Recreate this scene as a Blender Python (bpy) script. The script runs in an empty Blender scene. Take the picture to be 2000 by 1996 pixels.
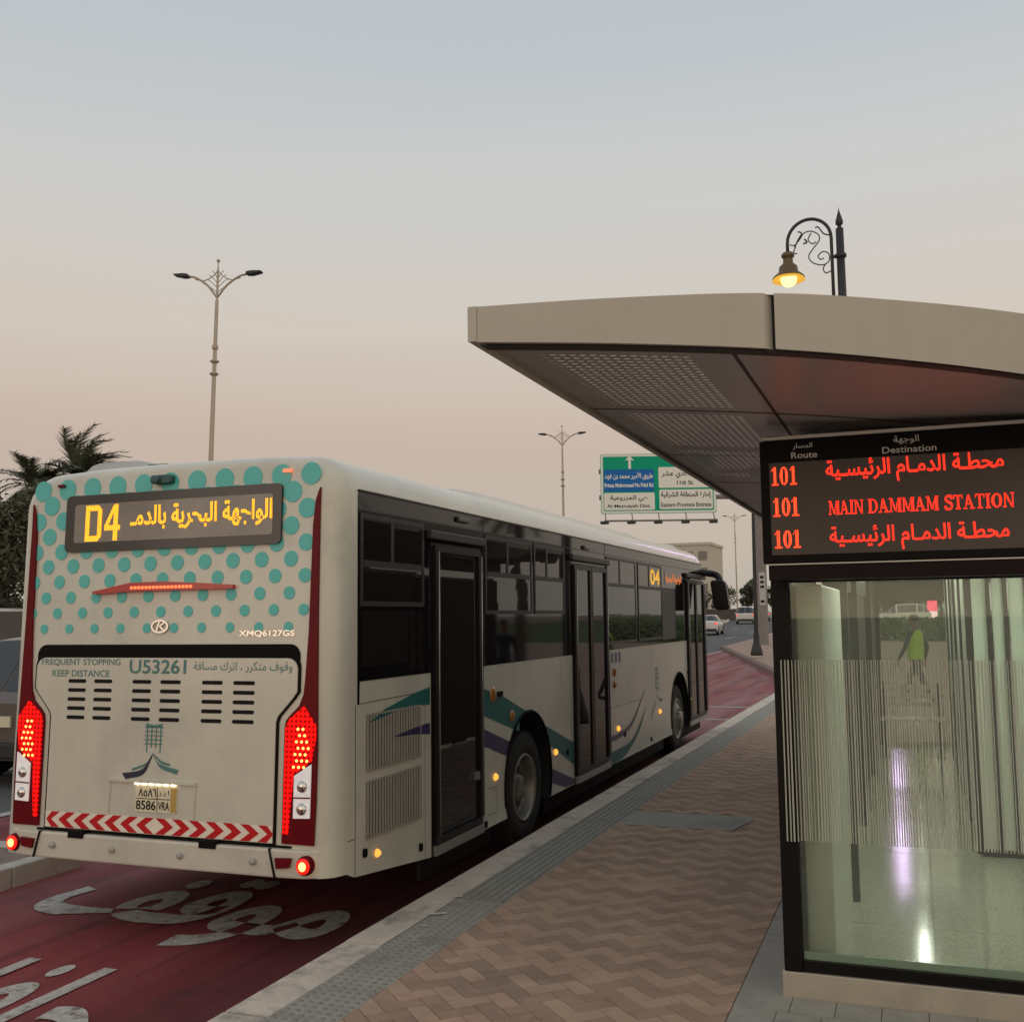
import bpy, bmesh, math, random
from mathutils import Vector, Matrix
random.seed(7)
R = math.radians
PI = math.pi
SC = bpy.context.scene
COL = SC.collection

# ------------------------------------------------------------------ camera
cam = bpy.data.cameras.new("camera")
cam.sensor_fit = 'HORIZONTAL'; cam.sensor_width = 36.0; cam.lens = 2060.5 / 2000 * 36.0
cam.clip_start = 0.05; cam.clip_end = 6000
co = bpy.data.objects.new("camera", cam); COL.objects.link(co)
YAW, PIT, ROL = -0.36245, 0.09957, -0.01227
F_ = Vector((math.sin(YAW) * math.cos(PIT), math.cos(YAW) * math.cos(PIT), math.sin(PIT)))
R0 = Vector((math.cos(YAW), -math.sin(YAW), 0)); U0 = R0.cross(F_)
R_ = R0 * math.cos(ROL) + U0 * math.sin(ROL); U_ = U0 * math.cos(ROL) - R0 * math.sin(ROL)
M3 = Matrix((R_, U_, -F_)).transposed()
co.matrix_world = Matrix.Translation((3.229, -5.531, 1.980)) @ M3.to_4x4()
SC.camera = co

# ------------------------------------------------------------------ sky and sun (dusk)
SUN_EL, SUN_AZ = R(5), R(205)
w = bpy.data.worlds.new("World"); SC.world = w; w.use_nodes = True
nt = w.node_tree; nt.nodes.clear()
def N(t, tree=None, **k):
    n = (tree or nt).nodes.new(t)
    for a, b in k.items(): setattr(n, a, b)
    return n
tc = N('ShaderNodeTexCoord'); sep = N('ShaderNodeSeparateXYZ')
nt.links.new(tc.outputs['Generated'], sep.inputs[0])
ramp = N('ShaderNodeValToRGB')
stops = [(0.0, (.45, .42, .37)), (.05, (.49, .43, .376)), (.165, (.562, .442, .367)), (.264, (.632, .558, .482)),
         (.395, (.583, .586, .571)), (.479, (.507, .538, .561)), (1.0, (.38, .42, .47))]
el = ramp.color_ramp.elements
el[0].position = 0; el[0].color = (*stops[0][1], 1); el[1].position = 1; el[1].color = (*stops[-1][1], 1)
for p, c in stops[1:-1]:
    e = el.new(p); e.color = (*c, 1)
mpw = N('ShaderNodeMapping'); mpw.inputs['Scale'].default_value = (1.2, 1.2, 9); nt.links.new(tc.outputs['Generated'], mpw.inputs[0])
nzw = N('ShaderNodeTexNoise'); nzw.inputs['Scale'].default_value = 1.6; nzw.inputs['Detail'].default_value = 4; nt.links.new(mpw.outputs[0], nzw.inputs['Vector'])
hz = N('ShaderNodeMath', operation='MULTIPLY_ADD'); hz.inputs[1].default_value = .05; nt.links.new(nzw.outputs['Fac'], hz.inputs[0])
hz2 = N('ShaderNodeMath', operation='SUBTRACT'); hz2.inputs[1].default_value = .025; nt.links.new(sep.outputs['Z'], hz2.inputs[0]); nt.links.new(hz2.outputs[0], hz.inputs[2])
nt.links.new(hz.outputs[0], ramp.inputs[0])      # thin uneven haze bands
# unseen sky right and behind, made brighter and warmer to light the bus flank
back = N('ShaderNodeMapRange'); back.inputs[1].default_value = 0.12; back.inputs[2].default_value = 0.85
dotn = N('ShaderNodeVectorMath', operation='DOT_PRODUCT'); dotn.inputs[1].default_value = (.86, -.51, 0); nt.links.new(tc.outputs['Generated'], dotn.inputs[0])
back.inputs[3].default_value = 0; back.inputs[4].default_value = 1
nt.links.new(dotn.outputs['Value'], back.inputs[0])
mixb = N('ShaderNodeMix', data_type='RGBA', blend_type='MULTIPLY'); mixb.inputs[7].default_value = (1.55, 1.42, 1.20, 1)
nt.links.new(back.outputs[0], mixb.inputs[0]); nt.links.new(ramp.outputs[0], mixb.inputs[6])
bg1 = N('ShaderNodeBackground'); bg1.inputs[1].default_value = 1.0
nt.links.new(mixb.outputs[2], bg1.inputs[0])
sky = N('ShaderNodeTexSky', sky_type='NISHITA', sun_disc=False, sun_elevation=SUN_EL, sun_rotation=SUN_AZ)
bg2 = N('ShaderNodeBackground'); bg2.inputs[1].default_value = 0.012
nt.links.new(sky.outputs[0], bg2.inputs[0])
addw = N('ShaderNodeAddShader'); wo = N('ShaderNodeOutputWorld')
nt.links.new(bg1.outputs[0], addw.inputs[0]); nt.links.new(bg2.outputs[0], addw.inputs[1]); nt.links.new(addw.outputs[0], wo.inputs[0])
sl = bpy.data.lights.new("sun", 'SUN'); sl.energy = 0.12; sl.angle = R(30); sl.color = (1, .86, .74)
so = bpy.data.objects.new("sun", sl); COL.objects.link(so)
sd = Vector((math.sin(SUN_AZ) * math.cos(SUN_EL), math.cos(SUN_AZ) * math.cos(SUN_EL), math.sin(SUN_EL)))
so.rotation_euler = sd.to_track_quat('Z', 'Y').to_euler(); so.location = sd * 50
SC.view_settings.view_transform = 'Standard'; SC.view_settings.look = 'None'
SC.view_settings.exposure = 0.0; SC.view_settings.gamma = 1.0
SC.cycles.max_bounces = 10; SC.cycles.transparent_max_bounces = 24
try: SC.cycles.use_denoising = True
except Exception: pass

# ------------------------------------------------------------------ materials
MATS = {}
def mat(name, col, rough=.5, metal=0., var=0., scale=6., coat=0., bump=0., emit=None, es=0., spec=.5, bscale=None, wear=None, streak=0.):
    """principled with procedural tone variation (var), fine bump and optional second colour in patches (wear)"""
    if name in MATS: return MATS[name]
    m = bpy.data.materials.new(name); m.use_nodes = True; t = m.node_tree; b = t.nodes['Principled BSDF']
    b.inputs['Base Color'].default_value = (*col, 1); b.inputs['Roughness'].default_value = rough
    b.inputs['Metallic'].default_value = metal; b.inputs['Specular IOR Level'].default_value = spec
    if coat: b.inputs['Coat Weight'].default_value = coat; b.inputs['Coat Roughness'].default_value = .08
    if emit: b.inputs['Emission Color'].default_value = (*emit, 1); b.inputs['Emission Strength'].default_value = es
    if var or bump or wear or streak:
        g = N('ShaderNodeTexCoord', t); 
        n = N('ShaderNodeTexNoise', t); n.inputs['Scale'].default_value = scale; n.inputs['Detail'].default_value = 6; n.inputs['Roughness'].default_value = .65
        t.links.new(g.outputs['Object'], n.inputs['Vector'])
        last = None
        if var:
            mr = N('ShaderNodeMapRange', t); mr.inputs[1].default_value = .3; mr.inputs[2].default_value = .7
            mr.inputs[3].default_value = 1 - var; mr.inputs[4].default_value = 1 + var
            t.links.new(n.outputs['Fac'], mr.inputs[0])
            mx = N('ShaderNodeMix', t, data_type='RGBA', blend_type='MULTIPLY'); mx.inputs[0].default_value = 1
            mx.inputs[6].default_value = (*col, 1); t.links.new(mr.outputs[0], mx.inputs[7]); last = mx.outputs[2]
        if wear:
            wc, amt, ws = wear
            n2 = N('ShaderNodeTexNoise', t); n2.inputs['Scale'].default_value = ws; n2.inputs['Detail'].default_value = 8; n2.inputs['Roughness'].default_value = .7
            t.links.new(g.outputs['Object'], n2.inputs['Vector'])
            mr2 = N('ShaderNodeMapRange', t); mr2.inputs[1].default_value = .62 - amt * .3; mr2.inputs[2].default_value = .72 - amt * .2
            t.links.new(n2.outputs['Fac'], mr2.inputs[0])
            mx2 = N('ShaderNodeMix', t, data_type='RGBA'); t.links.new(mr2.outputs[0], mx2.inputs[0])
            if last: t.links.new(last, mx2.inputs[6])
            else: mx2.inputs[6].default_value = (*col, 1)
            mx2.inputs[7].default_value = (*wc, 1); last = mx2.outputs[2]
        if streak:   # rain and dust streaks running down the surface
            mp = N('ShaderNodeMapping', t); mp.inputs['Scale'].default_value = (6, 6, .8); t.links.new(g.outputs['Object'], mp.inputs[0])
            n3 = N('ShaderNodeTexNoise', t); n3.inputs['Scale'].default_value = 1.5; n3.inputs['Detail'].default_value = 7; n3.inputs['Roughness'].default_value = .7; t.links.new(mp.outputs[0], n3.inputs['Vector'])
            m3_ = N('ShaderNodeMapRange', t); m3_.inputs[1].default_value = .45; m3_.inputs[2].default_value = .8; m3_.inputs[3].default_value = 1; m3_.inputs[4].default_value = 1 - streak; t.links.new(n3.outputs['Fac'], m3_.inputs[0])
            mx3 = N('ShaderNodeMix', t, data_type='RGBA', blend_type='MULTIPLY'); mx3.inputs[0].default_value = 1
            if last: t.links.new(last, mx3.inputs[6])
            else: mx3.inputs[6].default_value = (*col, 1)
            t.links.new(m3_.outputs[0], mx3.inputs[7]); last = mx3.outputs[2]
        if last: t.links.new(last, b.inputs['Base Color'])
        if bump:
            nb = N('ShaderNodeTexNoise', t); nb.inputs['Scale'].default_value = bscale or scale * 12; nb.inputs['Detail'].default_value = 4
            t.links.new(g.outputs['Object'], nb.inputs['Vector'])
            bp = N('ShaderNodeBump', t); bp.inputs['Strength'].default_value = bump; bp.inputs['Distance'].default_value = .01
            t.links.new(nb.outputs['Fac'], bp.inputs['Height']); t.links.new(bp.outputs[0], b.inputs['Normal'])
    MATS[name] = m
    return m
def emat(name, col, strength, pitch=None, plane='xz', base=(.02, .02, .02)):
    """light-giving material; with pitch it is broken up into LED points"""
    if name in MATS: return MATS[name]
    m = mat(name, base, .4, emit=col, es=strength)
    if pitch:
        t = m.node_tree; b = t.nodes['Principled BSDF']
        g = N('ShaderNodeTexCoord', t); s = N('ShaderNodeSeparateXYZ', t); t.links.new(g.outputs['Object'], s.inputs[0])
        outs = []
        for ax in plane.upper():
            mu = N('ShaderNodeMath', t, operation='MULTIPLY'); mu.inputs[1].default_value = 2 * PI / pitch
            t.links.new(s.outputs[ax], mu.inputs[0])
            si = N('ShaderNodeMath', t, operation='SINE'); t.links.new(mu.outputs[0], si.inputs[0]); outs.append(si)
        ad = N('ShaderNodeMath', t, operation='ADD'); t.links.new(outs[0].outputs[0], ad.inputs[0]); t.links.new(outs[1].outputs[0], ad.inputs[1])
        mr = N('ShaderNodeMapRange', t); mr.inputs[1].default_value = -1.6; mr.inputs[2].default_value = .9
        mr.inputs[3].default_value = strength * .16; mr.inputs[4].default_value = strength * 1.3
        t.links.new(ad.outputs[0], mr.inputs[0]); t.links.new(mr.outputs[0], b.inputs['Emission Strength'])
    return m
def glass(name, tint, refl_rough=.0, base_t=1.0, veil=None, refl=1.6):
    """thin architectural glass: fresnel mix of a clear tinted layer and a mirror reflection"""
    if name in MATS: return MATS[name]
    m = bpy.data.materials.new(name); m.use_nodes = True; t = m.node_tree; t.nodes.clear()
    o = N('ShaderNodeOutputMaterial', t); tr = N('ShaderNodeBsdfTransparent', t); tr.inputs[0].default_value = (*tint, 1)
    gl = N('ShaderNodeBsdfGlossy', t); gl.inputs['Roughness'].default_value = refl_rough; gl.inputs['Color'].default_value = (.9, .95, .92, 1)
    fr = N('ShaderNodeFresnel', t); fr.inputs[0].default_value = 1.5
    mu = N('ShaderNodeMath', t, operation='MULTIPLY'); mu.inputs[1].default_value = refl; t.links.new(fr.outputs[0], mu.inputs[0])
    mx = N('ShaderNodeMixShader', t); t.links.new(mu.outputs[0], mx.inputs[0]); t.links.new(tr.outputs[0], mx.inputs[1]); t.links.new(gl.outputs[0], mx.inputs[2])
    out = mx
    if veil:
        df = N('ShaderNodeBsdfDiffuse', t); df.inputs[0].default_value = (*veil[0], 1)
        tl = N('ShaderNodeBsdfTranslucent', t); tl.inputs[0].default_value = (*veil[0], 1)
        a1 = N('ShaderNodeMixShader', t); a1.inputs[0].default_value = .55; t.links.new(df.outputs[0], a1.inputs[1]); t.links.new(tl.outputs[0], a1.inputs[2])
        a2 = N('ShaderNodeMixShader', t); a2.inputs[0].default_value = veil[1]; t.links.new(mx.outputs[0], a2.inputs[1]); t.links.new(a1.outputs[0], a2.inputs[2]); out = a2
    t.links.new(out.outputs[0], o.inputs[0]); MATS[name] = m
    return m

# ------------------------------------------------------------------ mesh helpers
class MB:
    def __init__(s): s.v = []; s.f = []; s.m = []; s.s = []
    def add(s, vs, fs, mi=0, smooth=False):
        o = len(s.v); s.v += [tuple(p) for p in vs]
        for f in fs: s.f.append([i + o for i in f]); s.m.append(mi); s.s.append(smooth)
        return s
    def box(s, x0, x1, y0, y1, z0, z1, mi=0):
        v = [(x0,y0,z0),(x1,y0,z0),(x1,y1,z0),(x0,y1,z0),(x0,y0,z1),(x1,y0,z1),(x1,y1,z1),(x0,y1,z1)]
        return s.add(v, [(0,3,2,1),(4,5,6,7),(0,1,5,4),(1,2,6,5),(2,3,7,6),(3,0,4,7)], mi)
    def prism(s, poly, ax, a0, a1, mi=0, smooth=False):
        n = len(poly)
        def P(p, a): return {'x': (a, p[0], p[1]), 'y': (p[0], a, p[1]), 'z': (p[0], p[1], a)}[ax]
        v = [P(p, a0) for p in poly] + [P(p, a1) for p in poly]
        s.add(v, [list(range(n)), list(range(2 * n - 1, n - 1, -1))], mi)
        return s.add(v, [(i, (i + 1) % n, n + (i + 1) % n, n + i) for i in range(n)], mi, smooth)
    def tube(s, pts, r, n=8, mi=0, caps=True, smooth=True):
        pts = [Vector(p) for p in pts]; k = len(pts); rs = r if isinstance(r, (list, tuple)) else [r] * k
        v = []; ref = None
        for i, p in enumerate(pts):
            d = (pts[min(i + 1, k - 1)] - pts[max(i - 1, 0)]).normalized()
            if ref is None: ref = Vector((0, 0, 1)) if abs(d.z) < .9 else Vector((1, 0, 0))
            a = d.cross(ref)
            if a.length < 1e-4: a = d.orthogonal()
            a.normalize(); b = d.cross(a); ref = -b if False else a.cross(d) * 1.0
            for j in range(n):
                t = 2 * PI * j / n; v.append(p + (a * math.cos(t) + b * math.sin(t)) * rs[i])
        fs = [(i*n + j, i*n + (j+1) % n, (i+1)*n + (j+1) % n, (i+1)*n + j) for i in range(k-1) for j in range(n)]
        s.add(v, fs, mi, smooth)
        if caps: s.add(v, [list(range(n))[::-1], list(range((k-1)*n, k*n))], mi)
        return s
    def lathe(s, prof, c=(0, 0, 0), ax='z', n=24, mi=0, smooth=True, arc=None):
        v = []; k = len(prof)
        for r, h in prof:
            for j in range(n):
                t = 2 * PI * j / n; a, b = r * math.cos(t), r * math.sin(t)
                q = {'z': (a, b, h), 'x': (h, a, b), 'y': (a, h, b)}[ax]
                v.append((q[0] + c[0], q[1] + c[1], q[2] + c[2]))
        fs = [(i*n + j, i*n + (j+1) % n, (i+1)*n + (j+1) % n, (i+1)*n + j) for i in range(k-1) for j in range(n)]
        return s.add(v, fs, mi, smooth)
    def ball(s, c, r, n=12, mi=0, sc=(1, 1, 1)):
        pr = [(max(1e-4, r * math.sin(PI * i / n)) * 1.0, -r * math.cos(PI * i / n)) for i in range(n + 1)]
        o = len(s.v); s.lathe(pr, (0, 0, 0), 'z', n * 2, mi)
        for i in range(o, len(s.v)):
            p = s.v[i]; s.v[i] = (p[0]*sc[0] + c[0], p[1]*sc[1] + c[1], p[2]*sc[2] + c[2])
        return s
    def xf(s, fn): s.v = [tuple(fn(*p)) for p in s.v]; return s
    def build(s, name, mats, parent=None, loc=(0, 0, 0), bevel=0, recalc=True):
        me = bpy.data.meshes.new(name); L = Vector(loc) if parent is None else Vector(parent.get('_o', (0, 0, 0)))
        me.from_pydata([tuple(Vector(p) - L) for p in s.v], [], s.f)
        for m in (mats if isinstance(mats, (list, tuple)) else [mats]): me.materials.append(m)
        me.polygons.foreach_set('material_index', s.m); me.polygons.foreach_set('use_smooth', s.s)
        if recalc:
            b = bmesh.new(); b.from_mesh(me); bmesh.ops.remove_doubles(b, verts=b.verts, dist=1e-6)
            bmesh.ops.recalc_face_normals(b, faces=b.faces); b.to_mesh(me); b.free()
        me.update()
        o = bpy.data.objects.new(name, me); COL.objects.link(o)
        if parent is None: o.location = L
        else: o.parent = parent; o['_o'] = tuple(L)
        if bevel:
            md = o.modifiers.new('bevel', 'BEVEL'); md.width = bevel; md.segments = 2; md.limit_method = 'ANGLE'; md.angle_limit = R(40)
        return o
def tag(o, label, cat, group=None, kind=None):
    if label: o['label'] = label
    if cat: o['category'] = cat
    if group: o['group'] = group
    if kind: o['kind'] = kind
    return o
def thing(name, label, cat, loc=(0, 0, 0), group=None):
    o = bpy.data.objects.new(name, None); COL.objects.link(o); o.location = loc; o.empty_display_size = .2; o['_o'] = tuple(loc)
    return tag(o, label, cat, group)
def copy_tree(o, loc, rz, label, group=None, sc=None):
    c = o.copy(); COL.objects.link(c); c.location = loc; c.rotation_euler = (0, 0, rz)
    if sc: c.scale = (sc,) * 3
    if label: c['label'] = label
    if group: c['group'] = group
    for ch in list(o.children):
        d = ch.copy(); COL.objects.link(d); d.parent = c
        for g in list(ch.children):
            e = g.copy(); COL.objects.link(e); e.parent = d
    return c
def structure(o): o['kind'] = 'structure'; return o
def arc(cx, cy, r, a0, a1, n=6): return [(cx + r * math.cos(R(a0 + (a1 - a0) * i / n)), cy + r * math.sin(R(a0 + (a1 - a0) * i / n))) for i in range(n + 1)]
def rrect(x0, x1, y0, y1, r, n=5):
    return arc(x1 - r, y1 - r, r, 0, 90, n) + arc(x0 + r, y1 - r, r, 90, 180, n) + arc(x0 + r, y0 + r, r, 180, 270, n) + arc(x1 - r, y0 + r, r, 270, 360, n)
def circ(cx, cy, r, n=20, ry=None): return [(cx + r * math.cos(2*PI*i/n), cy + (ry or r) * math.sin(2*PI*i/n)) for i in range(n)]
def lerp(pts, x):
    if x <= pts[0][0]: return pts[0][1]
    for (a, b), (c, d) in zip(pts, pts[1:]):
        if x <= c: return b + (d - b) * (x - a) / (c - a)
    return pts[-1][1]
def smooth_path(pts, n=8):
    P = [Vector(p) for p in pts]; P = [P[0] * 2 - P[1]] + P + [P[-1] * 2 - P[-2]]; out = []
    for i in range(1, len(P) - 2):
        a, b, c, d = P[i-1:i+3]
        for j in range(n):
            t = j / n; out.append(.5 * ((2*b) + (c - a)*t + (2*a - 5*b + 4*c - d)*t*t + (-a + 3*b - 3*c + d)*t**3))
    out.append(P[-2]); return out

# ------------------------------------------------------------------ lettering
AR = {'ا':0xFE8D,'أ':0xFE83,'إ':0xFE87,'ئ':0xFE89,'ب':0xFE8F,'ة':0xFE93,'ت':0xFE95,'ث':0xFE99,'ج':0xFE9D,'ح':0xFEA1,'خ':0xFEA5,'د':0xFEA9,'ذ':0xFEAB,
      'ر':0xFEAD,'ز':0xFEAF,'س':0xFEB1,'ش':0xFEB5,'ص':0xFEB9,'ض':0xFEBD,'ط':0xFEC1,'ظ':0xFEC5,'ع':0xFEC9,'غ':0xFECD,'ف':0xFED1,'ق':0xFED5,'ك':0xFED9,
      'ل':0xFEDD,'م':0xFEE1,'ن':0xFEE5,'ه':0xFEE9,'و':0xFEED,'ي':0xFEF1}
NOJOIN = set('اأإةدذرزو')
def shape_ar(s):
    """join Arabic letters into their presentation forms and put them in left-to-right drawing order"""
    s = s.replace('لأ', '\u0001').replace('لا', '\u0002'); out = []
    def joins_next(c): return c == 'ـ' or c == '\u0003' or (c in AR and c not in NOJOIN)
    def joins_prev(c): return c == 'ـ' or c in AR or c in '\u0001\u0002'
    for i, c in enumerate(s):
        p = i > 0 and joins_next(s[i-1]) and joins_prev(c)
        n = i + 1 < len(s) and joins_next(c) and joins_prev(s[i+1])
        if c == '\u0001': out.append(chr(0xFEF7 + (1 if p else 0)))
        elif c == '\u0002': out.append(chr(0xFEFB + (1 if p else 0)))
        elif c in AR:
            out.append(chr(AR[c] + (3 if (p and n) else 1 if p else 2 if n else 0)))
        else: out.append(c)
    return ''.join(reversed(out))
def letters(s, ar=False, bold=0.):
    """outline loops of the built-in typeface, thickened and filled loop by loop (strokes of one letter may overlap)"""
    c = bpy.data.curves.new("t", 'FONT'); c.body = shape_ar(s) if ar else s; c.resolution_u = 4; c.fill_mode = 'NONE'
    o = bpy.data.objects.new("t", c); COL.objects.link(o); bpy.context.view_layer.update()
    ev = o.evaluated_get(bpy.context.evaluated_depsgraph_get()); me = ev.to_mesh()
    co = [(p.co.x, p.co.y) for p in me.vertices]; nb = {}
    for e in me.edges:
        a, b = e.vertices; nb.setdefault(a, []).append(b); nb.setdefault(b, []).append(a)
    ev.to_mesh_clear(); bpy.data.objects.remove(o); bpy.data.curves.remove(c)
    seen = set(); loops = []
    for st in nb:
        if st in seen: continue
        lp = [st]; seen.add(st); cur = st
        while True:
            nx = [q for q in nb[cur] if q not in seen]
            if not nx: break
            cur = nx[0]; seen.add(cur); lp.append(cur)
        P = [co[q] for q in lp]; Q = [P[0]]
        for p in P[1:]:
            if abs(p[0] - Q[-1][0]) + abs(p[1] - Q[-1][1]) > 1e-5: Q.append(p)
        if len(Q) > 2: loops.append(Q)
    area = lambda P: sum(P[k][0] * P[(k+1) % len(P)][1] - P[(k+1) % len(P)][0] * P[k][1] for k in range(len(P))) / 2
    if not loops: return [], [], []
    big = max(loops, key=lambda P: abs(area(P))); sg = 1 if area(big) > 0 else -1
    def grow(P, d):
        out = []; n = len(P)
        for k in range(n):
            a, b, c_ = Vector(P[k-1]), Vector(P[k]), Vector(P[(k+1) % n]); t1, t2 = (b - a).normalized(), (c_ - b).normalized()
            nn = Vector((t1.y + t2.y, -t1.x - t2.x))
            if nn.length < .2: nn = Vector((t1.y, -t1.x)); f = 1
            else: nn.normalize(); f = min(1.8, 1 / max(.35, nn.dot(Vector((t1.y, -t1.x)))))
            out.append(tuple(b + nn * d * f * sg))
        return out
    def inside(p, P):
        r_ = False
        for k in range(len(P)):
            (x1, y1), (x2, y2) = P[k], P[(k+1) % len(P)]
            if (y1 > p[1]) != (y2 > p[1]) and p[0] < (x2 - x1) * (p[1] - y1) / (y2 - y1) + x1: r_ = not r_
        return r_
    from mathutils.geometry import tessellate_polygon
    outs = [P for P in loops if area(P) * sg > 0]; holes = [P for P in loops if area(P) * sg <= 0]
    v, f, fm = [], [], []
    for k, P in enumerate(outs):
        hs = [H for H in holes if inside(H[0], P)]
        rings = [grow(P, bold)] + [grow(H, bold) for H in hs]
        tri = tessellate_polygon([[Vector((x, y, 0)) for x, y in r_] for r_ in rings]); base = len(v)
        for r_ in rings: v += [(x, y, 0) for x, y in r_]
        for t_ in tri:
            f.append([base + q for q in t_]); fm.append(k % 7)
    return v, f, fm
def text(mb, s, box, to3, ar=False, bold=0., mi=0, keep=None):
    """fit a line of writing into box (u0,u1,v0,v1) and map it to 3-D with to3(u,v)"""
    v, f, fm = letters(s, ar, bold)
    if not v: return
    x0 = min(p[0] for p in v); x1 = max(p[0] for p in v); y0 = min(p[1] for p in v); y1 = max(p[1] for p in v)
    u0, u1, v0, v1 = box
    sx = (u1 - u0) / (x1 - x0); sy = (v1 - v0) / (y1 - y0)
    # letters that touch are laid in hairline steps so that no two faces share a plane
    slot = [0] * len(v)
    for q, k in zip(f, fm):
        for b_ in q: slot[b_] = k
    o0, ou, ov = Vector(to3(u0, v0)), Vector(to3(u1, v0)), Vector(to3(u0, v1)); nn = (ou - o0).cross(ov - o0).normalized(); step = min(.0008, (ov - o0).length * .0015)
    pts = []
    for q, p in enumerate(v):
        pts.append(tuple(Vector(to3(u0 + (p[0] - x0) * sx, v0 + (p[1] - y0) * sy)) + nn * (step * slot[q])))
    mb.add(pts, f, mi)
def serif(ch):
    """slab-serif strokes of the LED typeface: list of polygons in a unit box"""
    T = .235; t = .10; h = .085
    def vb(x, w=T): return [(x, 0), (x + w, 0), (x + w, 1), (x, 1)]
    def sf(x0, x1, top): return [(x0, 1 - h if top else 0), (x1, 1 - h if top else 0), (x1, 1 if top else h), (x0, 1 if top else h)]
    def ring(x0, x1, wv, wh, half=False):
        o = []; n = 20; cx = (x0 + x1) / 2; rx = (x1 - x0) / 2
        for i in range(n):
            a, b = 2*PI*i/n, 2*PI*(i+1)/n
            if half and math.cos((a + b) / 2) < -.02: continue
            q = lambda an, k: (cx + (rx - (wv if k else 0)) * math.cos(an), .5 + (.5 - (wh if k else 0)) * math.sin(an))
            o.append([q(a, 0), q(b, 0), q(b, 1), q(a, 1)])
        return o
    if ch == '1': return [vb(.28, .25), [(.08, .74), (.3, 1), (.5, 1), (.3, .86), (.08, .80)], sf(.1, .72, 0)], .8
    if ch == '0': return ring(.04, .77, .24, .08), .82
    if ch == 'I': return [vb(.14, .2), sf(.03, .45, 1), sf(.03, .45, 0)], .48
    if ch == 'M': return [vb(.1, t), vb(.82), [(.1, 1), (.28, 1), (.62, .05), (.5, .05)], [(.5, .05), (.62, .05), (.88, 1), (.8, 1)], sf(0, .25, 0), sf(.72, 1.1, 0), sf(0, .25, 1), sf(.85, 1.1, 1)], 1.15
    if ch == 'A': return [[(.36, 1), (.5, 1), (.18, 0), (.1, 0)], [(.36, 1), (.5, 1), (.86, 0), (.66, 0)], [(.2, .3), (.66, .3), (.66, .38), (.2, .38)], sf(0, .3, 0), sf(.55, .95, 0)], .98
    if ch == 'N': return [vb(.12, t), vb(.76, t), [(.08, 1), (.3, 1), (.83, 0), (.72, 0)], sf(0, .3, 0), sf(.64, .96, 1)], 1.0
    if ch == 'D': return [vb(.1), sf(0, .5, 1), sf(0, .5, 0)] + ring(.05, .88, .19, .07, True), .95
    if ch == 'S':
        o = []
        pts = [(.66, .72), (.64, .9), (.42, .96), (.18, .88), (.16, .68), (.42, .52), (.66, .36), (.64, .12), (.4, .04), (.14, .1), (.1, .3)]
        P = [p.to_2d() for p in smooth_path([(x, y, 0) for x, y in pts], 4)]
        for a, b in zip(P, P[1:]):
            d = (b - a).normalized(); n = Vector((-d.y, d.x)) * (.055 + .05 * abs(d.x - d.y) * .7)
            o.append([tuple(a - n), tuple(b - n), tuple(b + n), tuple(a + n)])
        return o, .78
    if ch == 'T': return [vb(.32, .18), sf(.02, .8, 1), [(.02, .72), (.08, .72), (.12, .95), (.02, 1)], [(.8, .72), (.74, .72), (.7, .95), (.8, 1)], sf(.2, .62, 0)], .85
    if ch == 'O': return ring(.03, .93, .25, .085), .97
    return [], .4
def serif_text(mb, s, box, to3, mi=0):
    gl = [serif(c) for c in s]; tot = sum(w for _, w in gl); u0, u1, v0, v1 = box; x = 0
    for polys, wd in gl:
        for p in polys:
            mb.add([to3(u0 + (x + a) / tot * (u1 - u0), v0 + b * (v1 - v0)) for a, b in p], [list(range(len(p)))], mi)
        x += wd

def bend(y): return -4 * (max(0, y - 60) / 59) ** 2 if y < 160 else -11.5 - (y - 160) * .23
def tz(y): return lerp([(28, 0), (60, .30), (115, 1.0), (200, 1.75), (320, 1.9)], y)      # the road climbs gently away from the stop

# ================================================================== ground, roads, pavements
def strip(name, left, right, y0, y1, off, m, step=4., thick=0, extra=None):
    """sheet between two x(y) edges that follows the road's gradient"""
    mb = MB(); ys = []; y = y0
    while y < y1 - 1e-6: ys.append(y); y += step if y > 20 or y < -10 else min(step, 2.)
    ys.append(y1)
    fl = left if callable(left) else (lambda y: left); fr = right if callable(right) else (lambda y: right)
    v = []
    for y in ys: v += [(fl(y), y, tz(y) + off), (fr(y), y, tz(y) + off)]
    n = len(ys)
    mb.add(v, [(2*i, 2*i+1, 2*i+3, 2*i+2) for i in range(n - 1)])
    if thick:
        lo = [(p[0], p[1], p[2] - thick) for p in v]
        mb.add(v + lo, [(2*i, 2*i+2, 2*n+2*i+2, 2*n+2*i) for i in range(n-1)] + [(2*i+1, 2*i+3, 2*n+2*i+3, 2*n+2*i+1) for i in range(n-1)] + [(0, 1, 2*n+1, 2*n), (2*n-2, 2*n-1, 4*n-1, 4*n-2)])
    return mb.build(name, m)
M_sand = mat('sandy_ground', (.27, .21, .16), .95, var=.18, scale=.5, bump=.2, bscale=20)
M_asph = mat('asphalt', (.10, .10, .10), .8, var=.14, scale=.7, bump=.25, bscale=120, wear=((.075, .075, .077), .3, .25))
M_white = mat('road_paint', (.46, .44, .41), .75, var=.2, scale=9, wear=((.17, .13, .12), .25, 14))
mb = MB(); gy = [-400, -60, 28, 60, 115, 200, 320, 1200, 5000]
v = []
for y in gy: v += [(-3000, y, tz(y) - .03), (3000, y, tz(y) - .03)]
mb.add(v, [(2*i, 2*i+1, 2*i+3, 2*i+2) for i in range(len(gy) - 1)]); structure(mb.build('ground', M_sand))
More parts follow.
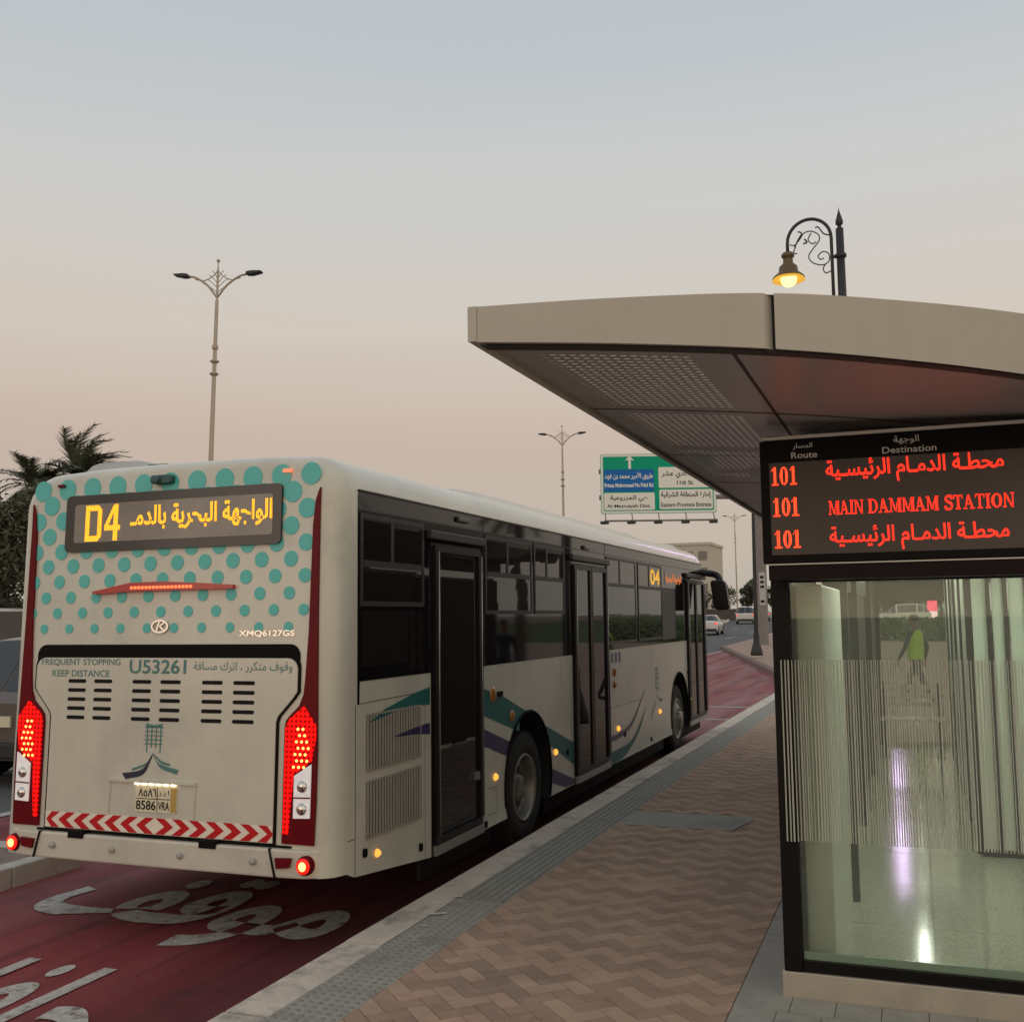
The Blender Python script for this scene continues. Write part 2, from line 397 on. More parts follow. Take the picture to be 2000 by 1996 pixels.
structure(strip('main_road', lambda y: -13.2 + bend(y), lambda y: lerp([(1.5, -3.2), (1.6, -5.6), (46, -5.6), (52, -5.9), (400, -5.9)], y) + bend(y) if y > 1.5 else -5.7, -60, 400, -.006, M_asph, 6))
structure(strip('opposite_carriageway', lambda y: -30 + bend(y), lambda y: -16.6 + bend(y), -60, 400, -.006, M_asph, 8))
# red surfaced bus bay, with the tapered exit
def bay_mat():
    m = mat('red_bay_surface', (.265, .038, .046), .7, var=.2, scale=1.1, bump=.3, bscale=160, wear=((.10, .022, .03), .28, .6), spec=.25)
    t = m.node_tree; b = t.nodes['Principled BSDF']
    prev = b.inputs['Base Color'].links[0].from_socket
    g = N('ShaderNodeTexCoord', t); mp = N('ShaderNodeMapping', t); mp.inputs['Scale'].default_value = (1.5, .12, 1); t.links.new(g.outputs['Object'], mp.inputs[0])
    n = N('ShaderNodeTexNoise', t); n.inputs['Scale'].default_value = 1.6; n.inputs['Detail'].default_value = 5; t.links.new(mp.outputs[0], n.inputs['Vector'])
    mr = N('ShaderNodeMapRange', t); mr.inputs[1].default_value = .30; mr.inputs[2].default_value = .66; mr.inputs[4].default_value = .8; t.links.new(n.outputs['Fac'], mr.inputs[0])
    mx = N('ShaderNodeMix', t, data_type='RGBA'); mx.inputs[7].default_value = (.36, .19, .185, 1)   # pale dust ahead of the stop, with the grazing road sheen painted in
    sp = N('ShaderNodeSeparateXYZ', t); t.links.new(g.outputs['Object'], sp.inputs[0])
    m3 = N('ShaderNodeMapRange', t); m3.inputs[1].default_value = 4; m3.inputs[2].default_value = 15; m3.inputs[3].default_value = .22; m3.inputs[4].default_value = 1.25; t.links.new(sp.outputs['Y'], m3.inputs[0])  # ramp along the bay puts near shade and far sheen into the colour
    m4 = N('ShaderNodeMath', t, operation='MULTIPLY', use_clamp=True); t.links.new(mr.outputs[0], m4.inputs[0]); t.links.new(m3.outputs[0], m4.inputs[1])
    # dusty patch on the far side; bus shade painted dark along the kerb
    mxd = N('ShaderNodeMapRange', t); mxd.inputs[1].default_value = -1.5; mxd.inputs[2].default_value = -2.6; mxd.inputs[4].default_value = .5; t.links.new(sp.outputs['X'], mxd.inputs[0])
    md2 = N('ShaderNodeMath', t, operation='MULTIPLY'); t.links.new(mxd.outputs[0], md2.inputs[0]); t.links.new(mr.outputs[0], md2.inputs[1])
    md3 = N('ShaderNodeMath', t, operation='MAXIMUM'); t.links.new(md2.outputs[0], md3.inputs[0]); t.links.new(m4.outputs[0], md3.inputs[1]); m4 = md3
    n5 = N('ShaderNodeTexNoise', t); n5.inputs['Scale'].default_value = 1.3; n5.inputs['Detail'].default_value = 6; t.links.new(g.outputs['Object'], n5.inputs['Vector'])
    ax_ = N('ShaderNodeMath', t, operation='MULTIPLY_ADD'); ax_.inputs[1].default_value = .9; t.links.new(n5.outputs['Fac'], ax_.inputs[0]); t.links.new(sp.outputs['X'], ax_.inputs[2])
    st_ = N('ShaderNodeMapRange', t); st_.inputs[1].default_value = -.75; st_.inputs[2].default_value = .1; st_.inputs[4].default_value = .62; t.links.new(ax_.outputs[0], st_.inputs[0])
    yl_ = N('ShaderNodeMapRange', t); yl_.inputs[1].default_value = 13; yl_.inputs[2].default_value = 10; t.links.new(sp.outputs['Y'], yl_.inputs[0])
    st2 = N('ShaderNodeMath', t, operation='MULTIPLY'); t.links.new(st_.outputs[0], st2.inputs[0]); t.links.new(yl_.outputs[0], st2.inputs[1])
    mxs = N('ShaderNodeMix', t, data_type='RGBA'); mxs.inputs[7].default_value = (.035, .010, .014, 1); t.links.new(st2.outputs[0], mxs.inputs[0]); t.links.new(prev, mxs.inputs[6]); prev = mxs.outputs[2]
    t.links.new(m4.outputs[0], mx.inputs[0]); t.links.new(prev, mx.inputs[6]);     gn = N('ShaderNodeTexNoise', t); gn.inputs['Scale'].default_value = 75; gn.inputs['Detail'].default_value = 3; t.links.new(g.outputs['Object'], gn.inputs['Vector'])
    gm = N('ShaderNodeMapRange', t); gm.inputs[1].default_value = .3; gm.inputs[2].default_value = .7; gm.inputs[3].default_value = .72; gm.inputs[4].default_value = 1.25; t.links.new(gn.outputs['Fac'], gm.inputs[0])
    tp = N('ShaderNodeMapping', t); tp.inputs['Scale'].default_value = (4.5, .22, 1); t.links.new(g.outputs['Object'], tp.inputs[0])
    tn = N('ShaderNodeTexNoise', t); tn.inputs['Scale'].default_value = 1.1; tn.inputs['Detail'].default_value = 6; t.links.new(tp.outputs[0], tn.inputs['Vector'])
    tm = N('ShaderNodeMapRange', t); tm.inputs[1].default_value = .5; tm.inputs[2].default_value = .72; tm.inputs[3].default_value = 1; tm.inputs[4].default_value = .55; t.links.new(tn.outputs['Fac'], tm.inputs[0])
    gg = N('ShaderNodeMath', t, operation='MULTIPLY'); t.links.new(gm.outputs[0], gg.inputs[0]); t.links.new(tm.outputs[0], gg.inputs[1])
    mg = N('ShaderNodeMix', t, data_type='RGBA', blend_type='MULTIPLY'); mg.inputs[0].default_value = 1; t.links.new(mx.outputs[2], mg.inputs[6]); t.links.new(gg.outputs[0], mg.inputs[7]); t.links.new(mg.outputs[2], b.inputs['Base Color'])
    return m
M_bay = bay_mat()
def kerb_x(y): return lerp([(-30, .11), (24.0, .11), (25, -.12), (29.9, -1.35), (48.6, -6.1), (400, -6.1)], y)
def bay_l(y): return -3.2 if y < 1.5 else lerp([(1.5, -3.2), (1.9, -5.6), (48, -5.7)], y)
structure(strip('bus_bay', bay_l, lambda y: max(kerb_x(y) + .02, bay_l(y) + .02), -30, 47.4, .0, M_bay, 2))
mb = MB()
def on(y, d=.005): return tz(y) + d
for x0, x1, y0, y1 in ((-5.78, -5.62, 2.5, 46.9),):
    mb.add([(x0, y0, on(y0)), (x1, y0, on(y0)), (x1, 28, on(28)), (x0, 28, on(28)), (x1, y1, on(y1)), (x0, y1, on(y1))], [(0, 1, 2, 3), (3, 2, 4, 5)])
mb.add([(-2.6, 17.3, .005), (.08, 17.3, .005), (.08, 17.5, .005), (-2.6, 17.5, .005)], [(0, 1, 2, 3)])
mb.add([(-2.6, 14.6, .005), (.08, 14.6, .005), (.08, 14.78, .005), (-2.6, 14.78, .005)], [(0, 1, 2, 3)])
for k in range(14):
    for x in (-8.4, -10.9):
        y0 = 4 + k * 12; x += bend(y0 + 2); mb.add([(x, y0, on(y0)), (x + .14, y0, on(y0)), (x + .14, y0 + 4, on(y0 + 4)), (x, y0 + 4, on(y0 + 4))], [(0, 1, 2, 3)])
structure(mb.build('lane_markings', M_white))
# the painted words in the bay
mb = MB()
rd = lambda u, v: (u, v, .005)
text(mb, 'موقف', (-2.70, -.33, -.06, 1.52), rd, ar=True, bold=.03)
text(mb, 'حافلات', (-2.78, -.60, -1.66, -.50), rd, ar=True, bold=.02)
structure(mb.build('painted_bay_lettering', mat('worn_lettering_paint', (.52, .50, .46), .8, var=.25, scale=14, wear=((.19, .13, .125), .3, 12))))
# pavement base
M_pavebase = mat('pavement_joint_sand', (.33, .27, .20), .95, var=.2, scale=30)
structure(strip('pavement', lambda y: kerb_x(y) + .24 + bend(y), 30, -30, 300, .158, M_pavebase, 2))
M_kerb = mat('kerb_stone', (.70, .61, .51), .8, var=.13, scale=5, bump=.25, bscale=90, wear=((.35, .325, .285), .3, 2.2))
mb = MB(); y = -8.0; rnd = random.Random(3)
while y < 60:
    L = 1.13; x0 = kerb_x(y + .01); x1 = kerb_x(y + L - .01); g = .009; dz = rnd.uniform(-.002, .002); z0, z1 = tz(y) + .165 + dz, tz(y + L) + .165 + dz
    c = .018
    v = [(x0, y + g, tz(y) - .1), (x0, y + g, z0 - c), (x0 + c, y + g, z0), (x0 + .25, y + g, z0), (x1, y + L - g, tz(y) - .1), (x1, y + L - g, z1 - c), (x1 + c, y + L - g, z1), (x1 + .25, y + L - g, z1)]
    mb.add(v, [(0, 1, 5, 4), (1, 2, 6, 5), (2, 3, 7, 6), (0, 1, 2, 3), (4, 5, 6, 7)], 1 if y > 23 else 0); y += L
structure(mb.build('kerb', [M_kerb, mat('brown_kerb_stone', (.20, .145, .12), .85, var=.15, scale=4)]))
structure(strip('far_kerb', lambda y: -6.12 + bend(y), lambda y: -5.88 + bend(y), 60, 300, .15, M_kerb, 6, .2))
structure(strip('median_kerb', lambda y: -13.5 + bend(y), lambda y: -13.2 + bend(y), -40, 400, .14, M_kerb, 6, .2))
structure(strip('median_strip', lambda y: -16.6 + bend(y), lambda y: -13.5 + bend(y), -40, 400, .13, mat('median_soil', (.2, .15, .11), .95, var=.25, scale=1.5), 6, .2))
# tactile paving: blister tiles near, guidance bars further on
M_tact = mat('tactile_concrete', (.39, .375, .32), .85, var=.14, scale=7, bump=.2, bscale=80, wear=((.26, .245, .21), .3, 3))
mb = MB()
for k in range(-11, 60):
    y0 = k * .4 + .02; mb.box(.366, .70, y0, y0 + .394, .1, .166)
for i in range(6):
    for j in range(46):
        cx, cy = .394 + i * .0555, -1.66 + j * .0555
        mb.lathe([(.017, .1655), (.013, .1705), (.006, .1715), (.0005, .1715)], (cx, cy, 0), 'z', 8, 1)
for i in range(6):
    cx = .394 + i * .0555
    mb.prism([(cx - .014, .1655), (cx - .009, .1708), (cx + .009, .1708), (cx + .014, .1655)], 'y', .92, 22, 1)
structure(mb.build('tactile_strip', [M_tact, mat('tactile_dark', (.285, .27, .235), .8, var=.15, scale=20)]))
mb = MB(); pr_ = random.Random(9)
for cx, cy, L, W_, an in ((.395, .55, .16, .045, .5), (.36, .95, .10, .03, .7), (.43, .30, .05, .02, .3)):
    pts = [(cx + (L * math.cos(q) * math.cos(an) - W_ * math.sin(q) * math.sin(an)) * pr_.uniform(.7, 1.1) * .5, cy + (L * math.cos(q) * math.sin(an) + W_ * math.sin(q) * math.cos(an)) * pr_.uniform(.7, 1.1) * .5, .1735) for q in [2 * PI * k_ / 14 for k_ in range(14)]]
    mb.add(pts, [list(range(14))])
structure(mb.build('spilt_paint', mat('spilt_white_paint', (.72, .70, .65), .7, var=.2, scale=25)))
# herringbone brick paving, chains of alternate colour
brick_m = [mat('paver_tan', (.545, .372, .265), .85, var=.16, scale=4, bump=.3, bscale=140, wear=((.47, .32, .23), .2, 1.1)), mat('paver_brown', (.425, .29, .21), .85, var=.16, scale=4, bump=.3, bscale=140, wear=((.33, .225, .165), .2, 1.1)),
           mat('paver_rose', (.52, .345, .25), .85, var=.16, scale=4, bump=.3, bscale=140)]
mb = MB(); rnd = random.Random(5); c45 = math.sqrt(.5); a = .1
def clip(poly, lim, sg):
    out = []
    for q in range(len(poly)):
        a_, b_ = poly[q], poly[(q + 1) % len(poly)]; da, db = (a_[0] - lim) * sg, (b_[0] - lim) * sg
        if da >= 0: out.append(a_)
        if da * db < 0:
            f = da / (da - db); out.append(tuple(a_[k_] + (b_[k_] - a_[k_]) * f for k_ in range(3)))
    return out
def inzone(x, y): return .60 < x < 2.45 and -4.5 < y < 26 and not (.70 < x < 1.84 and 3.62 < y < 4.3)
for i in range(-420, 420):
    for j in range(-420, 420):
        k = (i - j) % 4
        if k not in (0, 3): continue
        xs = (i - j) * a * c45; ysv = (i + j) * a * c45
        if not (.3 < xs < 2.7 and -4.6 < ysv < 26.2): continue
        if k == 0: cells = (i, i + 2, j, j + 1); ch = (i + j) // 2
        else: cells = (i, i + 1, j, j + 2); ch = (i + j + 1 - 1) // 2 if False else (i + j - 1) // 2 + (1 if False else 0)
        g = .0022; u0, u1, w0, w1 = cells[0]*a + g, cells[1]*a - g, cells[2]*a + g, cells[3]*a - g
        uc, wc = (u0 + u1) / 2, (w0 + w1) / 2
        if not inzone((uc - wc) * c45, (uc + wc) * c45): continue
        z = .167 + rnd.uniform(-.0009, .0009); tl = rnd.uniform(-.0009, .0009)
        pl2 = [((uu - ww) * c45, (uu + ww) * c45, z + dz) for (uu, ww, dz) in ((u0, w0, -tl), (u1, w0, tl), (u1, w1, tl), (u0, w1, -tl))]
        pl2 = clip(clip(pl2, .703, 1), 2.346, -1)
        if not (.70 < uc * 0 + 1): continue
        if len(pl2) < 3: continue
        m_ = 1 if ch % 2 else 0
        r_ = rnd.random()
        if r_ < .07: m_ = 2
        elif r_ < .11: m_ = 1 - m_
        n_ = len(pl2)
        mb.add(pl2 + [(p[0], p[1], .15) for p in pl2], [list(range(n_))] + [(q, (q + 1) % n_, n_ + (q + 1) % n_, n_ + q) for q in range(n_)], m_)
structure(mb.build('brick_paving', brick_m, recalc=False))
M_slab = mat('concrete_band', (.40, .38, .33), .85, var=.14, scale=6, bump=.2, bscale=90, wear=((.30, .285, .25), .35, 2))
mb = MB(); mb.prism([(.703, 3.63), (1.70, 3.63), (1.835, 4.29), (.703, 4.29)], 'z', .1, .1665)
y = -.40
while y < 10: mb.box(2.352, 2.60, y, y + .39, .1, .1685); y += .394
x = 2.604
while x < 7: mb.box(x, x + .196, -.401, -.197, .1, .1672 + rnd.uniform(-.001, .001)); x += .2
x = 2.352
while x < 7:
    for q in range(12): mb.box(x, x + .196, -.405 - .2 * q - .196, -.405 - .2 * q, .1, .1672 + rnd.uniform(-.001, .001))
    x += .2
structure(mb.build('paving_border', M_slab))
M_far = mat('far_brick_paving', (.42, .29, .225), .9, var=.2, scale=3, wear=((.32, .215, .17), .4, 1.2))
structure(strip('rear_paving', 2.61, 30, .2, 54, .163, M_far, 3))
mb = MB(); v = []
ys_ = [24.4, 27, 29.9, 34, 40, 48.6, 70, 120, 300]
for y in ys_: v += [(kerb_x(y) + .25 + bend(y), y, tz(y) + .1635), (2.4, y, tz(y) + .1635)]
mb.add(v, [(2*i, 2*i+1, 2*i+3, 2*i+2) for i in range(len(ys_) - 1)])
mb.add([(.70, 26.1, .1625), (2.4, 26.1, .1625), (2.4, 24.4, .1625), (.70, 24.4, .1625)], [(0, 1, 2, 3)])
structure(mb.build('far_pavement', M_far))
# separator island left of the bay
structure(strip('island_paving', -5.6, -3.36, -30, 1.45, .14, mat('island_brick', (.26, .19, .155), .9, var=.22, scale=8, wear=((.18, .13, .11), .4, 6)), 3, .2))
mb = MB(); y = -20.0
while y < 1.2: mb.box(-3.36, -3.2, y + .004, y + .71, -.05, .155); mb.box(-5.76, -5.6, y + .004, y + .71, -.05, .155); y += .7156
mb.box(-5.6, -3.36, 1.30, 1.46, -.05, .156)
structure(mb.build('island_kerb', mat('pale_kerb_concrete', (.52, .49, .44), .8, var=.12, scale=6, bump=.2, bscale=60), bevel=.012))
structure(strip('lawn', 1.2, 40, 54, 260, .17, mat('lawn_grass', (.07, .11, .03), .95, var=.35, scale=2.5), 6))

# ================================================================== the bus
bus = thing('city_bus', 'white city bus with teal dots on its lit rear standing in the red bus bay', 'bus', (-1.275, 6, 0))
M_paint = mat('bus_white_paint', (.70, .672, .572), .26, var=.06, scale=1.6, coat=.45, wear=((.62, .595, .51), .35, 1.1), streak=.07)
M_black = mat('black_rubber', (.006, .005, .005), .7, spec=.15)
M_under = mat('underbody', (.01, .01, .011), .8)
M_teal = mat('teal_vinyl', (.115, .60, .555), .35)
M_dteal = mat('dark_teal_vinyl', (.022, .15, .145), .35, spec=.3)
M_purp = mat('purple_vinyl', (.045, .035, .12), .3)
M_gls = mat('dark_bus_glass', (.006, .005, .006), .04, spec=.38)
M_gls2 = mat('tinted_bus_pane', (.016, .0125, .0125), .015, spec=.42)
M_frame = mat('bus_window_frame', (.042, .038, .040), .4, spec=.3)
M_trim = mat('bus_dark_trim', (.012, .010, .011), .35, spec=.3)
M_alu = mat('worn_aluminium', (.45, .44, .42), .4, metal=.9, var=.1, scale=20)
def lean(x, y, z):
    k = max(0., 1 - max(y, 0) / 1.0); return (x, y + .036 * (z - 1) * k, z)
W2 = 1.275
def section(y):
    L = 11.95; r0, r1 = .15, .42
    ins = r0 - math.sqrt(max(0, r0**2 - (r0 - y)**2)) if y < r0 else 0
    if y > L - r1: d = y - (L - r1); ins = r1 - math.sqrt(max(0, r1**2 - d*d)); ins *= .8
    wv = W2 - ins; zt = 3.0 - ins * .45 - (0 if y > .12 else (.12 - y) * .1)
    zb = lerp([(0, .47), (.15, .47), (.25, .43), (1.3, .322), (12, .33)], y)
    pr = [(wv, zb), (wv, .9), (wv, 1.6), (wv, 2.74)]
    for k in range(1, 8):
        an = R(90 * k / 7); pr.append((wv - .27 * (1 - math.cos(an)), 2.74 + (zt - 2.74) * math.sin(an)))
    pr += [(wv * .5, zt + .018), (0, zt + .026)]
    full = pr + [(-a_, b_) for a_, b_ in pr[::-1][1:]]
    return [(-1.275 + a_, y, b_) for a_, b_ in full]
mb = MB(); ysec = [0, .01, .03, .06, .10, .15, .25, .6, 1.3, 2.6, 4, 6, 8, 10, 11.3, 11.53, 11.65, 11.78, 11.88, 11.94]
secs = [section(y) for y in ysec]; n = len(secs[0]); v = [p for s_ in secs for p in s_]
fs = []; 
for i in range(len(secs) - 1):
    for j in range(n):
        fs.append((i*n + j, i*n + (j+1) % n, (i+1)*n + (j+1) % n, (i+1)*n + j))
mb.add(v, fs, 0, True); mb.m = [1 if (k % n) == n - 1 else 0 for k in range(len(fs))]
mb.add(v, [list(range(n)), list(range((len(secs)-1)*n, len(secs)*n))], 0)
mb.xf(lean)
body = mb.build('body', [M_paint, M_under], bus)
WHEELS = [(3.33, True), (9.70, False)]
cut = MB()
for wy, _ in WHEELS:
    for sx in (-.42, -2.65): cut.lathe([(.001, sx), (.59, sx), (.59, sx + .52), (.001, sx + .52)], (0, wy, .555), 'x', 40)
cutter = cut.build('cutter', M_under)
md = body.modifiers.new('arch', 'BOOLEAN'); md.object = cutter; md.operation = 'DIFFERENCE'; md.solver = 'EXACT'
body.data.materials.append(M_under)
bpy.context.view_layer.update()
cutter.matrix_world = Matrix.Identity(4); bpy.context.view_layer.update()
dg = bpy.context.evaluated_depsgraph_get()
newm = bpy.data.meshes.new_from_object(body.evaluated_get(dg)); body.modifiers.clear(); old = body.data; body.data = newm
bpy.data.objects.remove(cutter)
for p in body.data.polygons:      # the wells are black inside
    c = p.center; gy_, gz_ = c.y + 6, c.z
    for wy, _ in WHEELS:
        if math.hypot(gy_ - wy, gz_ - .555) < .605 and abs(p.normal.z) + abs(p.normal.y) + 0 > .02 and abs(c.x) < W2 - .001: p.material_index = 1
# use sharp edges on the body
try: body.data.set_sharp_from_angle(angle=R(35))
except Exception: pass
RL = lambda u, v, d: lean(u, -d, v)
def rear_poly(mb, poly, d0, d1, mi=0):
    o = len(mb.v); mb.prism(poly, 'y', -d0, -d1, mi); mb.v[o:] = [lean2(p) for p in mb.v[o:]]
def lean2(p): return (p[0], p[1] + .036 * (p[2] - 1), p[2])
CX = -1.275
# dots
mb = MB(); rows = [2.874, 2.768, 2.661, 2.556, 2.450, 2.351, 2.247, 2.141, 2.038, 1.934]
for ri, z in enumerate(rows):
    rr = .032 + (z - 1.934) * .041
    x = -1.489 - .2125 * 5 if ri % 2 == 0 else -1.198 - .2125 * 6
    x = (-1.0855 if ri % 2 == 0 else -1.198) if False else {0: -1.0645, 1: -1.1925, 2: -1.0855, 3: -1.198, 4: -1.0875, 5: -1.1925, 6: -1.091, 7: -1.198, 8: -1.0935, 9: -1.198}[ri]
    for k in range(-7, 7):
        cx = x + k * .2125
        if cx < -2.42 or cx > -.14: continue
        zz = z
        poly = [(min(-.142, max(-2.408, a_)), min(2.955, b_)) for a_, b_ in circ(cx, zz, rr, 28)]
        if max(p[0] for p in poly) - min(p[0] for p in poly) < .02: continue
        rear_poly(mb, poly, .0015, .004)
mb.build('dot_livery', M_teal, bus)
# lamp strips: dark red full height, with lit cluster
M_dred = mat('dark_red_lens', (.155, .006, .012), .25, spec=.12)
M_red = emat('lit_red_lens', (1, .004, .003), 1.25, .03, base=(.1, .0, .0)); M_red.node_tree.nodes['Principled BSDF'].inputs['Specular IOR Level'].default_value = .1
M_clear = mat('clear_lamp_lens', (.90, .88, .87), .15, coat=.5, var=.15, scale=26, emit=(1, .95, .95), es=.22)
M_ledo = emat('lit_red_led', (1, .34, .08), 4)
def mir(poly, s): return poly if s > 0 else [(2 * CX - a_, b_) for a_, b_ in poly]
for s in (1, -1):
    mb = MB()
    outer = [(-.128, .658), (-.120, .9), (-.118, 1.24), (-.126, 1.5), (-.136, 2.0), (-.141, 2.62), (-.139, 2.785)]
    inner = [(-.152, 2.76), (-.172, 2.70), (-.186, 2.55), (-.192, 2.2), (-.197, 1.9), (-.213, 1.62), (-.222, 1.53), (-.25, 1.462), (-.315, 1.402), (-.338, 1.375), (-.347, 1.33), (-.346, .658)]
    rear_poly(mb, mir(outer + inner, s), .0, .014)
    t = mb.build('tail_light', M_dred, bus)
    mb = MB(); rear_poly(mb, mir([(-.337, .715), (-.302, .715), (-.275, 1.06), (-.15, 1.145), (-.127, 1.28), (-.128, 1.35), (-.212, 1.462), (-.245, 1.435), (-.315, 1.38), (-.338, 1.33)], s), .0145, .020)
    lit = mb.build('lit_lens', M_red, t)
    mb = MB()
    for k, (a_, b_) in enumerate([(dx, dz) for dz in range(7) for dx in range(3)]):
        px, pz = -.272 + a_ * .035 + (b_ % 2) * .016 + b_ * .004, 1.105 + b_ * .037
        if b_ > 4 and a_ == 2: continue
        rear_poly(mb, mir(circ(px, pz, .0085, 10), s), .0205, .024)
    mb.build('led_points', M_ledo, t)
    mb = MB(); rear_poly(mb, mir([(-.262, .81), (-.150, .815), (-.148, 1.125), (-.262, 1.055)], s), .0205, .030)
    rl_ = mb.build('reversing_lens', M_clear, t)
    for z_ in (.865, .995):
        mb = MB(); c_ = mir([(-.205, z_)], s)[0]; mb.ball((c_[0], -.03, c_[1]), .036, 8, sc=(1, .5, 1)); mb.xf(lambda x, y, z: lean2((x, y, z))); mb.build('lamp_bowl', mat('chrome', (0, 0, 0)) if 'chrome' in MATS else mat('chrome', (.72, .70, .68), .12, metal=1), rl_)
    mb = MB(); rear_poly(mb, mir([(-.264, .925), (-.147, .928), (-.147, .936), (-.264, .933)], s), .0305, .034); mb.build('lens_divider', M_dred, rl_)
    mb = MB(); cx, cz = mir([(-.171, .547)], s)[0]
    mb.lathe([(.004, -.060), (.03, -.058), (.046, -.052), (.054, -.042), (.058, -.014)], (cx, 0, cz), 'y', 24); mb.xf(lambda x, y, z: lean2((x, y, z)))
    fl = mb.build('fog_light', M_dred, bus)
    mb = MB(); mb.lathe([(.001, -.0615), (.030, -.061), (.044, -.0555), (.044, -.050)], (cx, 0, cz), 'y', 20); mb.xf(lambda x, y, z: lean2((x, y, z))); mb.build('lit_lens', emat('fog_red_lens', (1, .008, .004), 2.2, base=(.1, 0, 0)), fl)
    mb = MB(); mb.ball((cx, -.062, cz), .024, 8, sc=(1, .4, 1.1)); mb.xf(lambda x, y, z: lean2((x, y, z)))
    mb.build('bulb', emat('hot_bulb', (1, .45, .10), 4.5), fl)
    mb = MB(); rear_poly(mb, mir([(-.360, .585), (-.250, .590), (-.262, .535), (-.348, .525)], s), .045, .064)
    mb.build('reflector', M_dred, bus)
    mb = MB(); cx, cz = mir([(-.38, 2.90)], s)[0]
    rear_poly(mb, [(cx - .028, cz - .009), (cx + .028, cz - .009), (cx + .024, cz + .01), (cx - .024, cz + .01)], .004, .022)
    mb.build('marker_light', emat('lit_marker', (1, .13, .06), 2.2) if s > 0 else M_dred, bus)
# destination sign
mb = MB(); q = [(-2.112, 2.447), (-.412, 2.447), (-.412, 2.822), (-2.104, 2.822)]
rear_poly(mb, rrect(-2.108, -.41, 2.446, 2.824, .035), .003, .022)
sg = mb.build('destination_sign', mat('sign_black_surround', (.016, .014, .014), .14, coat=.4), bus)
mb = MB(); rear_poly(mb, rrect(-2.03, -.47, 2.505, 2.762, .02), .0225, .0245)
mb.build('sign_glass', mat('sign_led_glass', (.25, .22, .19), .15, coat=.5, var=.25, scale=3), sg)
mb = MB(); rt = lambda d: (lambda u, v_: lean2((u, -d, v_)))
M_amb = emat('amber_led', (1, .40, .010), 1.9, .0125)
x0, x1, t_ = -1.935, -1.80, .034
for P in ([(x0, 2.512), (x0 + t_, 2.512), (x0 + t_, 2.752), (x0, 2.752)], [(x1 - t_, 2.535), (x1, 2.545), (x1, 2.72), (x1 - t_, 2.73)], [(x0 + t_, 2.716), (x1 - t_, 2.716), (x1, 2.72), (x1 - .03, 2.752), (x0 + t_, 2.752)], [(x0 + t_, 2.512), (x1 - .03, 2.512), (x1, 2.545), (x1 - t_, 2.548), (x0 + t_, 2.548)],
          [(-1.702, 2.512), (-1.668, 2.512), (-1.668, 2.752), (-1.702, 2.752)], [(-1.775, 2.580), (-1.702, 2.580), (-1.702, 2.614), (-1.775, 2.614)], [(-1.668, 2.580), (-1.648, 2.580), (-1.648, 2.614), (-1.668, 2.614)], [(-1.775, 2.614), (-1.742, 2.614), (-1.702, 2.705), (-1.702, 2.752)]):
    rear_poly(mb, P, .0255, .0268)
text(mb, 'الواجهة البحرية بالدمـ', (-1.565, -.472, 2.565, 2.735), rt(.026), ar=True, bold=.026)
mb.build('led_writing', M_amb, sg)
# brake bar
mb = MB(); rear_poly(mb, [(-1.84, 2.160), (-1.54, 2.172), (-1.03, 2.174), (-.742, 2.176), (-.742, 2.199), (-1.03, 2.219), (-1.3, 2.232), (-1.54, 2.228), (-1.84, 2.176)], .002, .035)
bl = mb.build('brake_light', mat('brake_lens', (.25, .012, .012), .15, coat=.5, emit=(1, .02, .01), es=.12), bus)
mb = MB()
for k in range(17): rear_poly(mb, rrect(-1.53 + k * .029, -1.53 + k * .029 + .022, 2.186, 2.204, .006, 2), .0355, .038)
mb.build('led_points', emat('brake_led', (1, .13, .04), 2.6), bl)
# camera, emblem, model letters
mb = MB(); mb.prism(rrect(-1.40, -1.235, 2.868, 2.925, .02), 'y', .02, -.05); mb.lathe([(.001, -.075), (.026, -.075), (.03, -.03)], (-1.345, 0, 2.893), 'y', 16); mb.xf(lambda x, y, z: lean2((x, y, z)))
mb.build('reversing_camera', mat('camera_teal_plastic', (.03, .10, .10), .35), bus, bevel=.006)
mb = MB(); o = circ(-1.302, 1.944, .068, 28, .043); i_ = circ(-1.302, 1.944, .055, 28, .032)
for k in range(28):
    a_, b_ = k, (k + 1) % 28; rear_poly(mb, [o[a_], o[b_], i_[b_], i_[a_]], .004, .014)
rear_poly(mb, [(-1.33, 1.915), (-1.318, 1.915), (-1.30, 1.975), (-1.312, 1.975)], .004, .014)
rear_poly(mb, [(-1.316, 1.945), (-1.302, 1.94), (-1.262, 1.965), (-1.268, 1.972)], .004, .014)
rear_poly(mb, [(-1.312, 1.945), (-1.30, 1.952), (-1.262, 1.922), (-1.272, 1.918)], .004, .014)
mb.build('emblem', mat('chrome', (.72, .70, .68), .12, metal=1), bus)
mb = MB(); text(mb, 'XMQ6127GS', (-.70, -.30, 1.872, 1.915), rt(.006), bold=.02)
mb.build('model_lettering', mat('chrome', (0, 0, 0)), bus)
